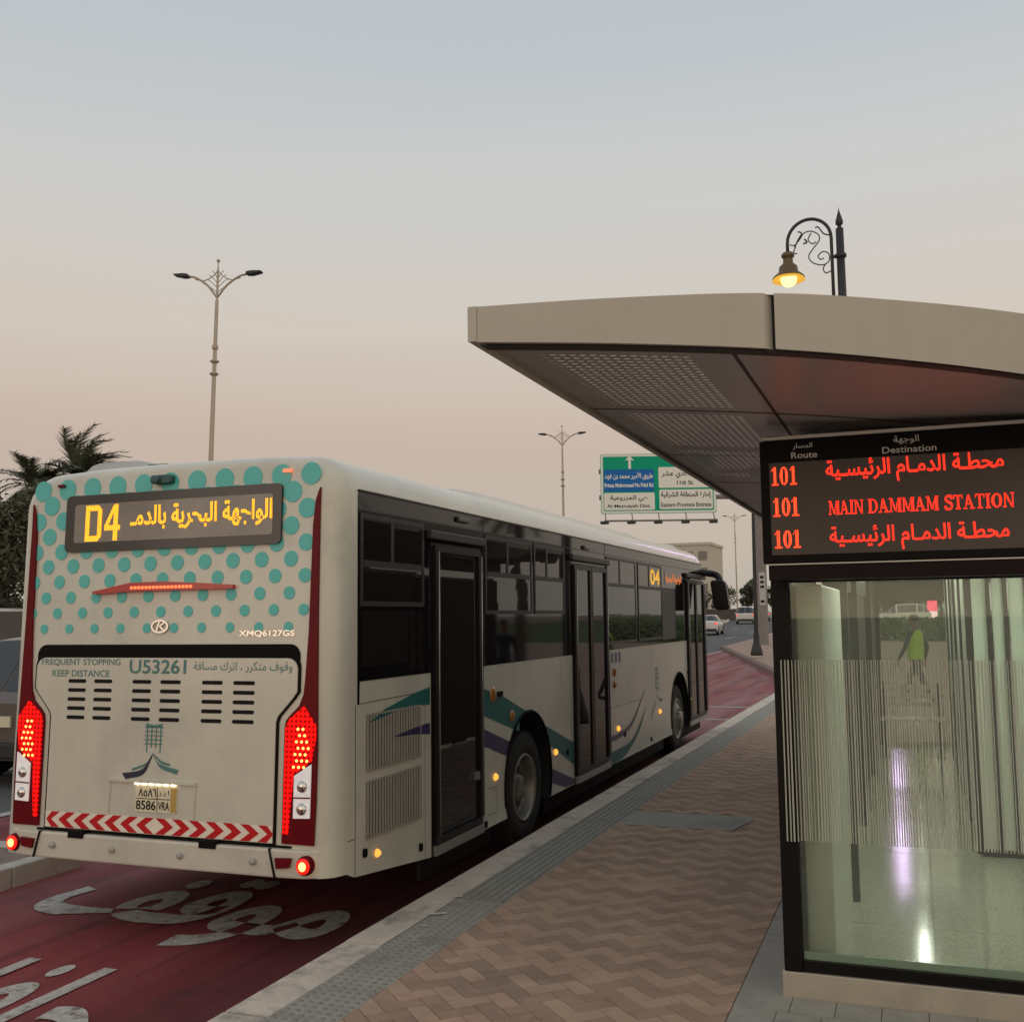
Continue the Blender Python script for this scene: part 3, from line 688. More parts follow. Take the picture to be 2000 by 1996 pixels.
# engine door
def door_poly(e=0., zt=1.745, zb_=.655):
    h1, h2 = 1.012 + e, .868 + e
    right = [(h2, zb_ - e), (h2, 1.36), (h2 + .012, 1.395), (h1 - .03, 1.505), (h1, 1.545)]
    top = arc(h1 - .07, zt + e - .07, .07, 0, 90, 5)
    P = right + top; return [(CX + a_, b_) for a_, b_ in P] + [(CX - a_, b_) for a_, b_ in P[::-1]]
mb = MB(); rear_poly(mb, door_poly(.015, 1.745), .001, .012); rear_poly(mb, [(CX + a_, b_) for a_, b_ in [(1.02, 1.66), (1.02, 1.77)] + arc(.95, 1.76, .07, 0, 90, 5) + [(-b0, b1) for b0, b1 in arc(.95, 1.76, .07, 0, 90, 5)[::-1]] + [(-1.02, 1.77), (-1.02, 1.66)]], .0055, .008)
mb.build('door_gasket', M_black, bus)
mb = MB(); rear_poly(mb, door_poly(0, 1.745), .009, .020)
ed = mb.build('engine_door', M_paint, bus, bevel=.004)
for x0, x1 in ((-2.01, -1.863), (-1.797, -1.651), (-1.488, -1.341), (-1.269, -1.113), (-.95, -.797), (-.719, -.562)):
    mb = MB()
    for k in range(5): rear_poly(mb, rrect(x0, x1, 1.348 + k * .0585, 1.372 + k * .0585, .0115, 4), .0205, .0215)
    mb.build('slot_vent', mat('slot_black', (.004, .004, .004), .9), ed)
M_lt = mat('grey_teal_lettering', (.085, .235, .22), .4)
mb = MB(); text(mb, 'FREQUENT STOPPING', (-2.245, -1.59, 1.690, 1.738), rt(.0212), bold=.012)
mb.build('warning_lettering', M_lt, ed)
mb = MB(); text(mb, 'KEEP DISTANCE', (-2.15, -1.675, 1.622, 1.665), rt(.0212), bold=.012)
mb.build('warning_lettering', M_lt, ed)
mb = MB(); text(mb, 'U53261', (-1.517, -1.075, 1.645, 1.735), rt(.0212), bold=.02)
mb.build('fleet_number', M_lt, ed)
mb = MB(); text(mb, 'وقوف متكرر ، اترك مسافة', (-1.02, -.30, 1.655, 1.725), rt(.0212), ar=True)
mb.build('warning_lettering', M_lt, ed)
mb = MB()  # tower emblem of the operator
for k in range(4):
    x = -1.352 + k * .0345; rear_poly(mb, [(x - .004, 1.155 + (0 if k in (0, 3) else .03)), (x + .004, 1.155 + (0 if k in (0, 3) else .03)), (x + .004, 1.318), (x - .004, 1.318)], .0205, .0222)
for k in range(5): z = 1.205 + k * .026; rear_poly(mb, [(-1.37, z), (-1.23, z), (-1.23, z + .006), (-1.37, z + .006)], .0225, .0240)
rear_poly(mb, [(-1.36, 1.31), (-1.24, 1.31), (-1.236, 1.336), (-1.30, 1.325), (-1.364, 1.336)], .0225, .0240)
def swoosh(P, Q): return P + Q[::-1]
sw = lambda pts: [p.to_2d()[:] for p in smooth_path([(x, z, 0) for x, z in pts], 5)]
rear_poly(mb, swoosh(sw([(-1.305, 1.150), (-1.35, 1.09), (-1.46, 1.052)]), sw([(-1.30, 1.146), (-1.355, 1.075), (-1.46, 1.038)])), .0225, .0240)
rear_poly(mb, swoosh(sw([(-1.295, 1.150), (-1.25, 1.09), (-1.10, 1.055)]), sw([(-1.30, 1.146), (-1.24, 1.065), (-1.115, 1.028)])), .0225, .0240)
rear_poly(mb, swoosh(sw([(-1.275, 1.135), (-1.23, 1.105), (-1.165, 1.09)]), sw([(-1.285, 1.135), (-1.235, 1.092), (-1.17, 1.078)])), .0225, .0240)
mb.build('operator_emblem', M_lt, ed)
mb = MB(); rear_poly(mb, swoosh(sw([(-1.31, 1.14), (-1.38, 1.05), (-1.535, 1.02)]), sw([(-1.305, 1.13), (-1.37, 1.02), (-1.505, .985)])), .0225, .0240)
mb.build('emblem_swoosh', mat('navy_vinyl', (.02, .025, .06), .35), ed)
# plate recess
mb = MB(); rear_poly(mb, [(-1.632, .968), (-.962, .968), (-.962, .985), (-1.632, .985)], .0205, .036); rear_poly(mb, [(-1.632, .768), (-1.626, .768), (-1.618, .968), (-1.632, .968)], .0205, .028); rear_poly(mb, [(-.975, .768), (-.969, .768), (-.962, .968), (-.975, .968)], .0205, .028)
mb.build('plate_hood', M_paint, ed)
mb = MB()
for k in range(6): rear_poly(mb, [(-1.42 + k * .055, .957), (-1.39 + k * .055, .957), (-1.39 + k * .055, .967), (-1.42 + k * .055, .967)], .022, .040)
mb.build('plate_lamp', emat('plate_lamp_glow', (1, .84, .55), 2.6), ed)
mb = MB(); rear_poly(mb, rrect(-1.42, -1.10, .792, .950, .012), .0205, .027)
pl = mb.build('licence_plate', mat('plate_white', (.80, .73, .53), .4), ed)
mb = MB(); rear_poly(mb, [(-1.147, .797), (-1.104, .797), (-1.104, .945), (-1.147, .945)], .0275, .0285)
mb.build('plate_band', mat('plate_gold', (.55, .36, .10), .4), pl)
mb = MB(); text(mb, '٨٥٨٦', (-1.395, -1.255, .885, .935), rt(.0288), bold=.012); text(mb, 'ا ر ر', (-1.235, -1.16, .892, .93), rt(.0288), ar=True, bold=.012)
text(mb, '8586', (-1.41, -1.258, .805, .862), rt(.0288), bold=.012); text(mb, 'VRA', (-1.24, -1.155, .808, .858), rt(.0288), bold=.012)
rear_poly(mb, [(-1.415, .871), (-1.15, .871), (-1.15, .875), (-1.415, .875)], .0275, .0285); rear_poly(mb, [(-1.25, .796), (-1.246, .796), (-1.246, .946), (-1.25, .946)], .0275, .0285)
mb.build('plate_lettering', M_black, pl)
# chevrons
mb = MB(); rear_poly(mb, [(-2.140, .660), (-.408, .660), (-.408, .757), (-2.140, .757)], .0205, .0215)
chv = mb.build('chevron_strip', mat('reflective_white', (.92, .83, .71), .35), ed)
mb = MB(); z0, zm, z1 = .660, .7085, .757
for s in (1, -1):
    for k in range(7):
        x0 = .055 + k * .125; w_ = .066; tip = .055
        pts = [(x0 - tip * .9, z1), (x0 + w_ - tip * .9, z1), (x0 + w_ + .02, zm), (x0 + w_ - tip * .9, z0), (x0 - tip * .9, z0), (x0 + .02, zm)]
        pts = [(min(.866, max(0.0005, a_)), b_) for a_, b_ in pts]
        rear_poly(mb, [(CX + .01 + s * a_ if s > 0 else CX + .01 - a_, b_) for a_, b_ in pts], .0219, .0228)
mb.build('red_chevrons', mat('reflective_red', (.60, .018, .024), .3, spec=.2), chv)
# bumper
mb = MB()
pl_ = [(-2.43, .06)] + [(-2.41, -.005), (-2.36, -.028), (-2.2, -.045), (-1.275, -.055), (-.35, -.045), (-.19, -.028), (-.10, .01), (-.03, .07), (-.004, .15)] + [(-.004, .6), (-2.546, .6), (-2.546, .15)]
mb.prism(pl_, 'z', .468, .632); mb.xf(lambda x, y, z: lean2((x, y - .004 + (.632 - z) * .02, z)))
bp = mb.build('bumper', M_paint, bus, bevel=.012)
mb = MB(); mb.prism([(-2.47, .55), (-2.47, .05), (-2.2, -.02), (-1.275, -.03), (-.3, -.02), (-.04, .08), (-.02, .55)], 'z', .632, .645); mb.build('bumper_gap', M_black, bus)
for x in (-2.034, -1.553, -1.035, -.511):
    mb = MB(); mb.lathe([(.001, -.074), (.017, -.074), (.021, -.062), (.021, -.03)], (x, 0, .555), 'y', 14); mb.xf(lambda x, y, z: lean2((x, y, z))); mb.build('parking_sensor', mat('sensor_grey', (.45, .43, .40), .35), bp)
for x in (-1.85, -.84):
    mb = MB(); mb.box(x - .06, x + .06, -.062, -.02, .608, .655); mb.xf(lambda x, y, z: lean2((x, y, z))); mb.build('bumper_catch', M_black, bp)
mb = MB()
for s in (1, -1):
    pts = mir([(-.407, .636), (-.401, .636), (-.357, .47), (-.363, .47)], s); rear_poly(mb, pts, .03, .062)
mb.box(-.004, .0012, .238, .243, .43, 1.45); mb.box(-.003, .0012, .15, .240, .652, .656)
mb.build('panel_seam', M_black, bus)
# ---- right flank
def side(mb, poly, d0, d1, mi=0): mb.prism(poly, 'x', d0, d1, mi)
mb = MB()
P = [(.262, 1.455), (.262, 2.73)] + [(.262 + .045 * (1 - math.cos(R(a_))), 2.73 + .045 * math.sin(R(a_))) for a_ in (20, 45, 70, 90)] + [(11.62, 2.772), (11.62, 1.592), (1.30, 1.592), (.29, 1.592), (.285, 1.455)]
side(mb, P, -.004, .003); mb.build('window_band', M_gls, bus)
def frame(mb, y0, y1, z0, z1, t, d0, d1, mi=0):
    side(mb, [(y0, z0), (y1, z0), (y1, z0 + t), (y0, z0 + t)], d0, d1, mi); side(mb, [(y0, z1 - t), (y1, z1 - t), (y1, z1), (y0, z1)], d0, d1, mi)
    side(mb, [(y0, z0 + t), (y0 + t, z0 + t), (y0 + t, z1 - t), (y0, z1 - t)], d0, d1, mi); side(mb, [(y1 - t, z0 + t), (y1, z0 + t), (y1, z1 - t), (y1 - t, z1 - t)], d0, d1, mi)
def window(y0, y1, ym, zlo, split=True, sliders=True):
    mb = MB(); frame(mb, y0, y1, zlo, 2.64, .032, .0035, .011)
    side(mb, [(y0 + .032, 2.305), (y1 - .032, 2.305), (y1 - .032, 2.345), (y0 + .032, 2.345)], .0035, .012)
    side(mb, [(ym - .02, 2.345), (ym + .02, 2.345), (ym + .02, 2.608), (ym - .02, 2.608)], .0035, .012)
    f = mb.build('window', M_frame, bus)
    for k, (a_, b_, c, d) in enumerate(((y0 + .032, ym - .02, 2.345, 2.608), (ym + .02, y1 - .032, 2.345, 2.608), (y0 + .032, y1 - .032, zlo + .032, 2.305))):
        mb = MB(); e = .0012 * (1 if k == 1 else -1)
        mb.add([(.006 + e, a_, c), (.006 - e * .4, b_, c), (.0065, b_, d), (.006, a_, d)], [(0, 1, 2, 3)])
        mb.build('pane', M_gls2, f)
window(.285, 1.20, .715, 2.055); window(2.335, 3.45, 2.835, 2.0); window(3.51, 4.39, 3.86, 2.0)
window(5.93, 7.25, 6.49, 1.655); window(7.36, 8.68, 7.95, 1.655)
mb = MB(); frame(mb, 9.55 - .87, 9.55, 1.64, 2.35, .02, .0035, .009); side(mb, [(8.72, 1.66), (9.53, 1.66), (9.53, 2.33), (8.72, 2.33)], .0035, .006); mb.build('driver_side_window', M_frame, bus)
mb = MB(); side(mb, [(.30, 1.68), (.95, 1.68), (.95, 2.03), (.30, 2.03)], .0035, .006); mb.build('lower_pane', M_gls2, bus)
mb = MB(); side(mb, [(.975, 1.62), (1.19, 1.62), (1.19, 2.03), (.975, 2.03)], .0035, .006); mb.build('lower_pane', M_gls2, bus)
mb = MB()
for y in (2.31, 4.42, 5.88): side(mb, [(y, 1.595), (y + .012, 1.595), (y + .012, 2.77), (y, 2.77)], .0032, .005)
side(mb, [(.27, 2.655), (11.6, 2.655), (11.6, 2.662), (.27, 2.662)], .0032, .005)
mb.build('band_seam', M_frame, bus)
def door(y0, y1, leaves, zt=2.515):
    mb = MB(); side(mb, [(y0, .318), (y1, .318), (y1, zt), (y0, zt)], -.01, .0045)
    dr = mb.build('door', M_trim, bus)
    n_ = leaves; wl = (y1 - y0 - .05) / n_
    for k in range(n_):
        a_ = y0 + .025 + k * wl; b_ = a_ + wl
        mb = MB(); frame(mb, a_ + .008, b_ - .008, .40, zt - .02, .045, .005, .028)
        lf = mb.build('door_leaf', M_trim, dr)
        mb = MB(); e = rnd.uniform(-.002, .002)
        mb.add([(.012 + e, a_ + .053, .445), (.012 - e, b_ - .053, .445), (.012 - e, b_ - .053, zt - .065), (.012 + e, a_ + .053, zt - .065)], [(0, 1, 2, 3)]); mb.build('door_glass', M_gls2, dr)
    mb = MB(); mb.tube([(.04, y0 + .065, .45), (.04, y0 + .065, zt - .06)], .007, 8); mb.build('door_rail', mat('rail_metal', (.30, .29, .28), .25, metal=.8), dr)
    mb = MB(); mb.tube([(.04, y1 - .05, .45), (.04, y1 - .05, zt - .06)], .007, 8)
    mb.build('door_rail', mat('rail_metal', (.30, .29, .28), .25, metal=.8), dr)
    mb = MB(); mb.box(-.05, .03, y0 + .02, y1 - .01, .322, .392); mb.build('door_sill', M_alu, dr)
    mb = MB(); side(mb, [(y0 - .08, 2.535), (y1 + .03, 2.535), (y1 + .03, 2.60), (y0 - .08, 2.60)], .004, .05); mb.build('door_header', M_frame, dr, bevel=.01)
    return dr
d1 = door(1.32, 2.235, 1); door(4.64, 5.90, 2); door(10.31, 11.72, 2)
mb = MB(); mb.box(.013, .04, 2.06, 2.12, .74, .80); mb.build('door_lock', M_alu, d1)
mb = MB(); mb.box(.004, .03, 1.78, 1.99, 2.70, 2.74); mb.build('door_lamp', mat('lamp_housing', (.09, .085, .085), .3), bus, bevel=.008)
mb = MB(); mb.box(.004, .03, 5.05, 5.24, 2.67, 2.71); mb.build('door_lamp', mat('lamp_housing', (.09, .085, .085), .3), bus, bevel=.008)
# livery swooshes
up = [(.396, 1.332), (.625, 1.397), (1.059, 1.468), (1.45, 1.507), (1.9, 1.485), (2.217, 1.428), (2.68, 1.335), (3.28, 1.153), (3.79, .976), (4.63, .73), (4.7, .70)]
lo = [(.396, 1.328), (.852, 1.380), (1.295, 1.372), (1.75, 1.318), (2.212, 1.222), (2.91, 1.042), (3.5, .90), (4.011, .748), (4.667, .5), (4.7, .49)]
pu = [(.736, 1.210), (1.05, 1.237), (1.294, 1.245), (1.75, 1.215), (2.21, 1.122), (2.88, .932), (3.956, .566), (4.66, .369), (4.7, .36)]
pw = [(.736, 1.204), (1.05, 1.19), (1.293, 1.167), (1.75, 1.10), (2.207, .990), (2.77, .833), (3.2, .69), (3.949, .436), (4.375, .328), (4.7, .328)]
def band(mb, up, lo, y0, y1, d):
    y = y0; st = .02
    while y < y1 - 1e-6:
        ya, yb = y, min(y1, y + st); y = yb
        a0, a1, b0, b1 = max(lerp(lo, ya), .333), max(lerp(lo, yb), .333), lerp(up, ya), lerp(up, yb)
        if math.hypot((ya + yb) / 2 - 3.33, (a0 + b0) / 2 - .555) < .60 or 1.31 < (ya + yb) / 2 < 2.235: 
            def zc(yy): q_ = .36 - (yy - 3.33)**2; return .555 + math.sqrt(q_) if q_ > 0 else 0
            if 1.31 < (ya + yb) / 2 < 2.235: continue
            a0, a1 = max(a0, zc(ya)), max(a1, zc(yb))
            if b0 <= a0 or b1 <= a1: continue
        mb.add([(d, ya, a0), (d, yb, a1), (d, yb, b1), (d, ya, b0)], [(0, 1, 2, 3)])
mb = MB(); band(mb, up, lo, .4, 4.63, .0016); mb.build('teal_swoosh', M_dteal, bus)
mb = MB(); mb.prism([(a_, b_) for a_, b_ in swoosh(sw([(5.96, .462), (6.83, .492), (7.28, .64), (7.66, .83)]), sw([(6.02, .325), (6.6, .36), (7.25, .55), (7.66, .82)]))], 'x', .0008, .0016)
mb.build('teal_swoosh', M_dteal, bus)
mb = MB(); band(mb, pu, pw, .74, 4.63, .0018); mb.build('purple_swoosh', M_purp, bus)
mb = MB(); mb.prism([(a_, b_) for a_, b_ in swoosh(sw([(5.92, .640), (6.4, .645), (6.95, .73), (7.64, 1.06)]), sw([(5.92, .58), (6.4, .585), (7.0, .69), (7.64, 1.05)]))], 'x', .0008, .0017)
mb.build('purple_swoosh', M_purp, bus)
# small tower emblem near the front
mb = MB()
for k in range(3): side(mb, [(8.22 + k * .07, .98), (8.23 + k * .07, .98), (8.23 + k * .07, 1.3), (8.22 + k * .07, 1.3)], .0008, .0016)
for k in range(5): side(mb, [(8.19, 1.02 + k * .06), (8.40, 1.02 + k * .06), (8.40, 1.03 + k * .06), (8.19, 1.03 + k * .06)], .0018, .0024)
side(mb, swoosh(sw([(8.28, .93), (8.15, .82), (7.95, .72)]), sw([(8.28, .92), (8.12, .77), (7.9, .67)])), .0008, .0016); side(mb, swoosh(sw([(8.33, .93), (8.45, .87), (8.62, .86)]), sw([(8.32, .92), (8.43, .84), (8.6, .83)])), .0008, .0016)
mb.build('side_emblem', M_lt, bus)
# engine grilles and hatches
for z0, z1 in ((.622, .972), (1.034, 1.384)):
    mb = MB(); side(mb, [(.375, z0), (1.148, z0), (1.148, z1), (.375, z1)], -.005, .003)
    gr = mb.build('engine_grille', mat('grille_shadow', (.05, .045, .04), .7), bus)
    mb = MB()
    for k in range(20):
        y = .383 + k * .0386; cuts = [z0 + .012, z1 - .012]
        if y > .41: cuts += [lerp(lo, y), lerp(up, y)]
        if y > .74: cuts += [lerp(pw, y), lerp(pu, y)]
        cuts = sorted(min(z1 - .012, max(z0 + .012, c_)) for c_ in cuts)
        for za, zb_ in zip(cuts, cuts[1:]):
            if zb_ - za < .001: continue
            zm_ = (za + zb_) / 2; mi__ = 1 if y > .41 and lerp(lo, y) < zm_ < lerp(up, y) else 2 if y > .74 and lerp(pw, y) < zm_ < lerp(pu, y) else 0
            mb.add([(.0035, y, za), (.011, y + .014, za), (.0035, y + .026, za), (.0035, y, zb_), (.011, y + .014, zb_), (.0035, y + .026, zb_)], [(0, 1, 4, 3), (1, 2, 5, 4)], mi__)
    frame(mb, .375, 1.148, z0, z1, .012, .0035, .009)
    mb.build('grille_slats', [mat('slat_beige', (.36, .33, .285), .45, var=.1, scale=9), M_dteal, M_purp], gr)
mb = MB()
def seam(a_, b_, w_=.004): 
    d = Vector((b_[0] - a_[0], b_[1] - a_[1])).normalized(); n_ = Vector((-d.y, d.x)) * w_ / 2
    mb.add([(.0014, a_[0] - n_.x, a_[1] - n_.y), (.0014, b_[0] - n_.x, b_[1] - n_.y), (.0014, b_[0] + n_.x, b_[1] + n_.y), (.0014, a_[0] + n_.x, a_[1] + n_.y)], [(0, 1, 2, 3)])
seam((.26, 1.455), (1.30, 1.467)); seam((1.215, .33), (1.215, 1.46)); seam((2.30, .34), (2.30, 1.59))
for a_, b_ in (((2.37, .625), (2.56, .615)), ((2.56, .615), (2.56, .415)), ((2.56, .415), (2.37, .42)), ((5.99, .95), (7.4, .94)), ((5.99, .95), (5.99, .33)), ((4.25, 1.3), (4.25, 1.59)), ((8.0, .62), (8.0, 1.59)), ((5.92, .34), (5.92, 1.59))): seam(a_, b_)
mb.build('hatch_seam', M_black, bus)
# markers
M_amber = emat('amber_lit_lens', (1, .42, .06), 1.35, base=(.4, .15, .03)); M_amb0 = mat('amber_lens', (.42, .17, .04), .2, coat=.4)
for y, z, lit, r in ((.517, .515, 1, .026), (2.526, .695, 1, .03), (4.056, .706, 1, .03), (6.311, .696, 1, .032), (8.421, .704, 1, .032), (10.415, .719, 1, .032), (2.49, 1.352, 0, .052), (2.914, 1.146, 0, .038), (6.19, 1.343, 0, .045), (6.183, 1.20, 0, .035)):
    mb = MB(); r *= .78 if lit else 1; mb.lathe([(r * 1.25, .0), (r * 1.25, .008), (r, .014), (r * .7, .024), (.001, .027)], (0, y, z), 'x', 18)
    k = mb.build('side_marker_light', M_amber if lit else M_amb0, bus)
for y, z in ((.355, .549), (1.14, .424), (2.31, .36), (4.42, .66), (6.6, .60), (7.9, .40), (10.33, 1.36), (10.3, 1.116)): mb = MB(); mb.prism(rrect(y - .022, y + .022, z - .026, z + .026, .012, 3), 'x', .0005, .012); mb.build('side_fitting', M_black, bus)
mb = MB(); mb.box(.004, .022, 2.56, 2.67, 1.33, 1.37); mb.build('side_fitting', M_black, bus)
for a_, b_ in ((6.06, 6.17), (6.22, 6.33), (6.38, 6.49)):
    mb = MB(); side(mb, rrect(a_, b_, 1.44, 1.56, .03), .0005, .0015); mb.build('notice_sticker', mat('sticker_blue_grey', (.12, .14, .22), .4), bus)
# side LED number
mb = MB(); sf = lambda d: (lambda u, v_: (d, u, v_))
text(mb, '04', (8.02, 8.58, 2.37, 2.58), sf(.0085), bold=.03); mb.build('side_route_number', emat('side_amber_led', (1, .50, .04), .9, .02, 'yz'), bus)
mb = MB(); side(mb, [(8.9, 2.38), (10.05, 2.38), (10.05, 2.58), (8.9, 2.58)], .0035, .006); sd_ = mb.build('side_destination_sign', M_gls, bus)
mb = MB(); text(mb, 'الواجهة البحرية', (8.95, 10.0, 2.41, 2.55), sf(.0075), ar=True, bold=.02); mb.build('side_led_writing', emat('side_orange_led', (1, .24, .05), .9, .02, 'yz'), sd_)
# wheels
M_tyre = mat('tyre_rubber', (.025, .023, .022), .85, var=.25, scale=14, bump=.2, bscale=40)
M_rim = mat('wheel_steel', (.25, .235, .20), .42, metal=.6, var=.25, scale=10)
for wy, rear_ in WHEELS:
    for s in (1, -1):
        w_ = thing('wheel', None, None, (0, 0, 0)); w_.parent = bus; w_['_o'] = (-1.275, 6, 0); del w_['_o']; w_['_o'] = (-1.275, 6, 0)
        X = -.035 if s > 0 else -2.515; d = -1 if s > 0 else 1
        mb = MB(); h = lambda t: X + d * t
        mb.lathe([(.285, h(.02)), (.30, h(.005)), (.36, h(-.004)), (.43, h(.004)), (.468, h(.022)), (.488, h(.05)), (.49, h(.20)), (.48, h(.26)), (.44, h(.29)), (.285, h(.28))], (0, wy, .49), 'x', 56)
        for k in range(56):
            a_ = 2*PI*k/56; mb.add([(h(.015), wy + .474*math.cos(a_), .49 + .474*math.sin(a_)), (h(.02), wy + .496*math.cos(a_), .49 + .496*math.sin(a_)), (h(.2), wy + .496*math.cos(a_ + .05), .49 + .496*math.sin(a_ + .05)), (h(.2), wy + .47*math.cos(a_), .49 + .47*math.sin(a_))], [(0, 1, 2, 3)])
        mb.build('tyre', M_tyre, w_)
        mb = MB()
        if rear_: pr = [(.292, h(.012)), (.285, h(.0)), (.268, h(.004)), (.262, h(.03)), (.25, h(.09)), (.245, h(.12)), (.20, h(.125)), (.16, h(.115)), (.125, h(.10)), (.115, h(.065)), (.10, h(.05)), (.001, h(.045))]
        else: pr = [(.292, h(.012)), (.285, h(.0)), (.268, h(.006)), (.255, h(.03)), (.20, h(.0)), (.15, h(-.02)), (.11, h(-.03)), (.10, h(-.06)), (.001, h(-.065))]
        mb.lathe(pr, (0, wy, .49), 'x', 40)
        for k in range(10):
            a_ = 2*PI*k/10; rr = .168 if rear_ else .14
            mb.lathe([(.016, h(.10 if rear_ else -.01)), (.014, h(.065 if rear_ else -.05)), (.001, h(.06 if rear_ else -.055))], (0, wy + rr*math.cos(a_), .49 + rr*math.sin(a_)), 'x', 6, smooth=False)
        mb.build('rim', M_rim, w_)
mb = MB()
for wy, _ in WHEELS:
    mb = MB(); pts = [(.001, wy + .595*math.cos(R(a_)), .555 + .595*math.sin(R(a_))) for a_ in range(-22, 203, 9)]; mb.tube(pts, .012, 6)
    mb.prism(arc(wy, .555, .585, -20, 200, 24) + [], 'x', -.45, -.42)
    mb.build('wheel_arch_trim', M_black, bus)
# roof fairings
def fairing(mb, x0, x1, y0, y1, z0, z1, rx=.22, ry=.5):
    n_, k_ = 10, 14; v = []
    for i in range(k_ + 1):
        t = i / k_; y = y0 + (y1 - y0) * t; e = min(1, min(y - y0, y1 - y) / ry + .0); e = math.sqrt(max(0, 1 - (1 - e)**2))
        for j in range(n_ + 1):
            u = j / n_; x = x0 + (x1 - x0) * u; f = min(1, min(x - x0, x1 - x) / rx); f = math.sqrt(max(0, 1 - (1 - f)**2))
            v.append((x, y, z0 + (z1 - z0) * min(1, e * 1.0) * f))
    mb.add(v, [(i*(n_+1)+j, i*(n_+1)+j+1, (i+1)*(n_+1)+j+1, (i+1)*(n_+1)+j) for i in range(k_) for j in range(n_)], 0, True)
mb = MB(); fairing(mb, -2.1, -.42, 2.5, 10.2, 2.99, 3.165, .3, 1.2); mb.build('roof_fairing', M_paint, bus)
mb = MB(); fairing(mb, -2.40, -.15, 10.45, 11.75, 2.88, 3.10, .35, .5); mb.build('front_dome', M_paint, bus)
mb = MB(); fairing(mb, -2.38, -1.78, .30, 2.2, 2.9, 3.135, .2, .25); mb.build('roof_pod', mat('pod_grey', (.50, .49, .46), .45, var=.05), bus)
mb = MB(); mb.box(-1.62, -1.45, .25, .45, 3.0, 3.04); mb.lathe([(.001, 3.055), (.05, 3.05), (.06, 3.0)], (-.85, .6, 0), 'z', 14); mb.build('roof_vent', M_black, bus, bevel=.01)
mb = MB(); side(mb, [(.27, 2.773), (11.66, 2.773), (11.66, 2.785), (.27, 2.785)], -.003, .012); mb.build('drip_rail', M_trim, bus)
# mirror
mb = MB(); mb.tube(smooth_path([(-.05, 11.62, 2.66), (.10, 11.75, 2.64), (.24, 11.72, 2.60), (.31, 11.62, 2.48)], 6), .055, 10); mi_ = mb.build('mirror', M_trim, bus)
mb = MB(); mb.prism(rrect(.19, .43, 2.04, 2.52, .06), 'y', 11.48, 11.66); mb.xf(lambda x, y, z: (x - (z - 2.3) * .14, y, z)); mb.build('mirror_head', M_trim, mi_, bevel=.02)
mb = MB(); mb.prism(rrect(.225, .395, 2.09, 2.46, .04), 'y', 11.470, 11.477); mb.xf(lambda x, y, z: (x - (z - 2.3) * .14, y, z)); mb.build('mirror_glass', mat('mirror_silver', (.012, .012, .012), .3, spec=.3), mi_)
# left flank windows and front screen, simple
mb = MB(); mb.box(-2.556, -2.545, .4, 11.4, 1.6, 2.72); mb.build('left_window_band', M_gls, bus)
mb = MB(); mb.box(-2.25, -.30, 11.935, 11.96, 1.1, 2.75); mb.build('windscreen', M_gls, bus)
mb = MB(); mb.box(-.13, -.10, 1.35, 2.66, .15, .325); mb.box(-.13, -.10, 4.0, 9.02, .15, .33); mb.box(-2.4, -.2, 2.2, 2.66, .22, .325); mb.box(-2.45, -.2, 4.0, 9.02, .16, .325); mb.box(-1.9, -.65, 2.6, 4.1, .25, .5); mb.box(-2.45, -.10, 10.38, 11.7, .16, .325); mb.box(-1.9, -.65, 9, 10.4, .25, .5); mb.build('chassis_light_block', M_under, bus)  # boxes added to block light and blacken the gap under the skirt
# ---- end of bus
# ================================================================== the shelter
shel = thing('bus_shelter', 'glass bus shelter with curved beige canopy and striped end wall on brick pavement', 'bus shelter', (3.8, 4.5, .16))
M_fas = mat('champagne_panel', (.52, .475, .41), .42, metal=.2, var=.05, scale=1.5, wear=((.47, .425, .365), .35, .9), streak=.08)
M_sof = mat('soffit_panel', (.43, .40, .395), .38, metal=.15, var=.08, scale=1.2)
M_sofd = mat('soffit_seam', (.03, .027, .026), .6)
M_post = mat('black_aluminium', (.006, .005, .005), .4, spec=.2)
M_steel = mat('brushed_steel', (.56, .50, .42), .4, metal=.5, var=.1, scale=5, wear=((.44, .39, .33), .3, 2))
edge = [(1.824, -2.238, 2.927), (2.327, -2.143, 2.893), (2.818, -1.991, 2.860), (3.233, -1.723, 2.842), (3.648, -1.371, 2.825), (4.3, -.70, 2.80), (5.15, .30, 2.775)]
EP = smooth_path(edge, 8); ZT = 3.05; YB = 9.9
JI = 2 * 8
def fascia(pts, name):
    mb = MB(); k = len(pts)
    v = [(p.x, p.y, ZT) for p in pts] + [(p.x, p.y, p.z) for p in pts] + [(p.x + .05, p.y + .07, p.z) for p in pts] + [(p.x + .05, p.y + .07, ZT - .01) for p in pts]
    f = []
    for i in range(k - 1):
        for a_ in range(4): f.append((a_*k + i, a_*k + i + 1, ((a_+1) % 4)*k + i + 1, ((a_+1) % 4)*k + i))
    mb.add(v, f); mb.add(v, [(0, k, 2*k, 3*k), (k-1, 2*k-1, 3*k-1, 4*k-1)])
    return mb.build(name, M_fas, shel)
def along(t0, t1, n=10):
    return [EP[min(len(EP) - 1, i)] for i in range(t0, t1 + 1)]
J = EP[JI]
A_ = [p for p in EP[:JI]] + [J + (EP[JI-1] - J).normalized() * .018]
B_ = [J + (EP[JI+1] - J).normalized() * .018] + [p for p in EP[JI+1:]]
fascia(A_, 'canopy_fascia'); fascia(B_, 'canopy_fascia')
mb = MB()
a, b = A_[-1], B_[0]; mb.add([(a.x, a.y + .02, ZT - .004), (b.x, b.y + .02, ZT - .004), (b.x, b.y + .02, b.z - .006), (a.x, a.y + .02, a.z - .006)], [(0, 1, 2, 3)])
mb.build('fascia_joint', M_sofd, shel)
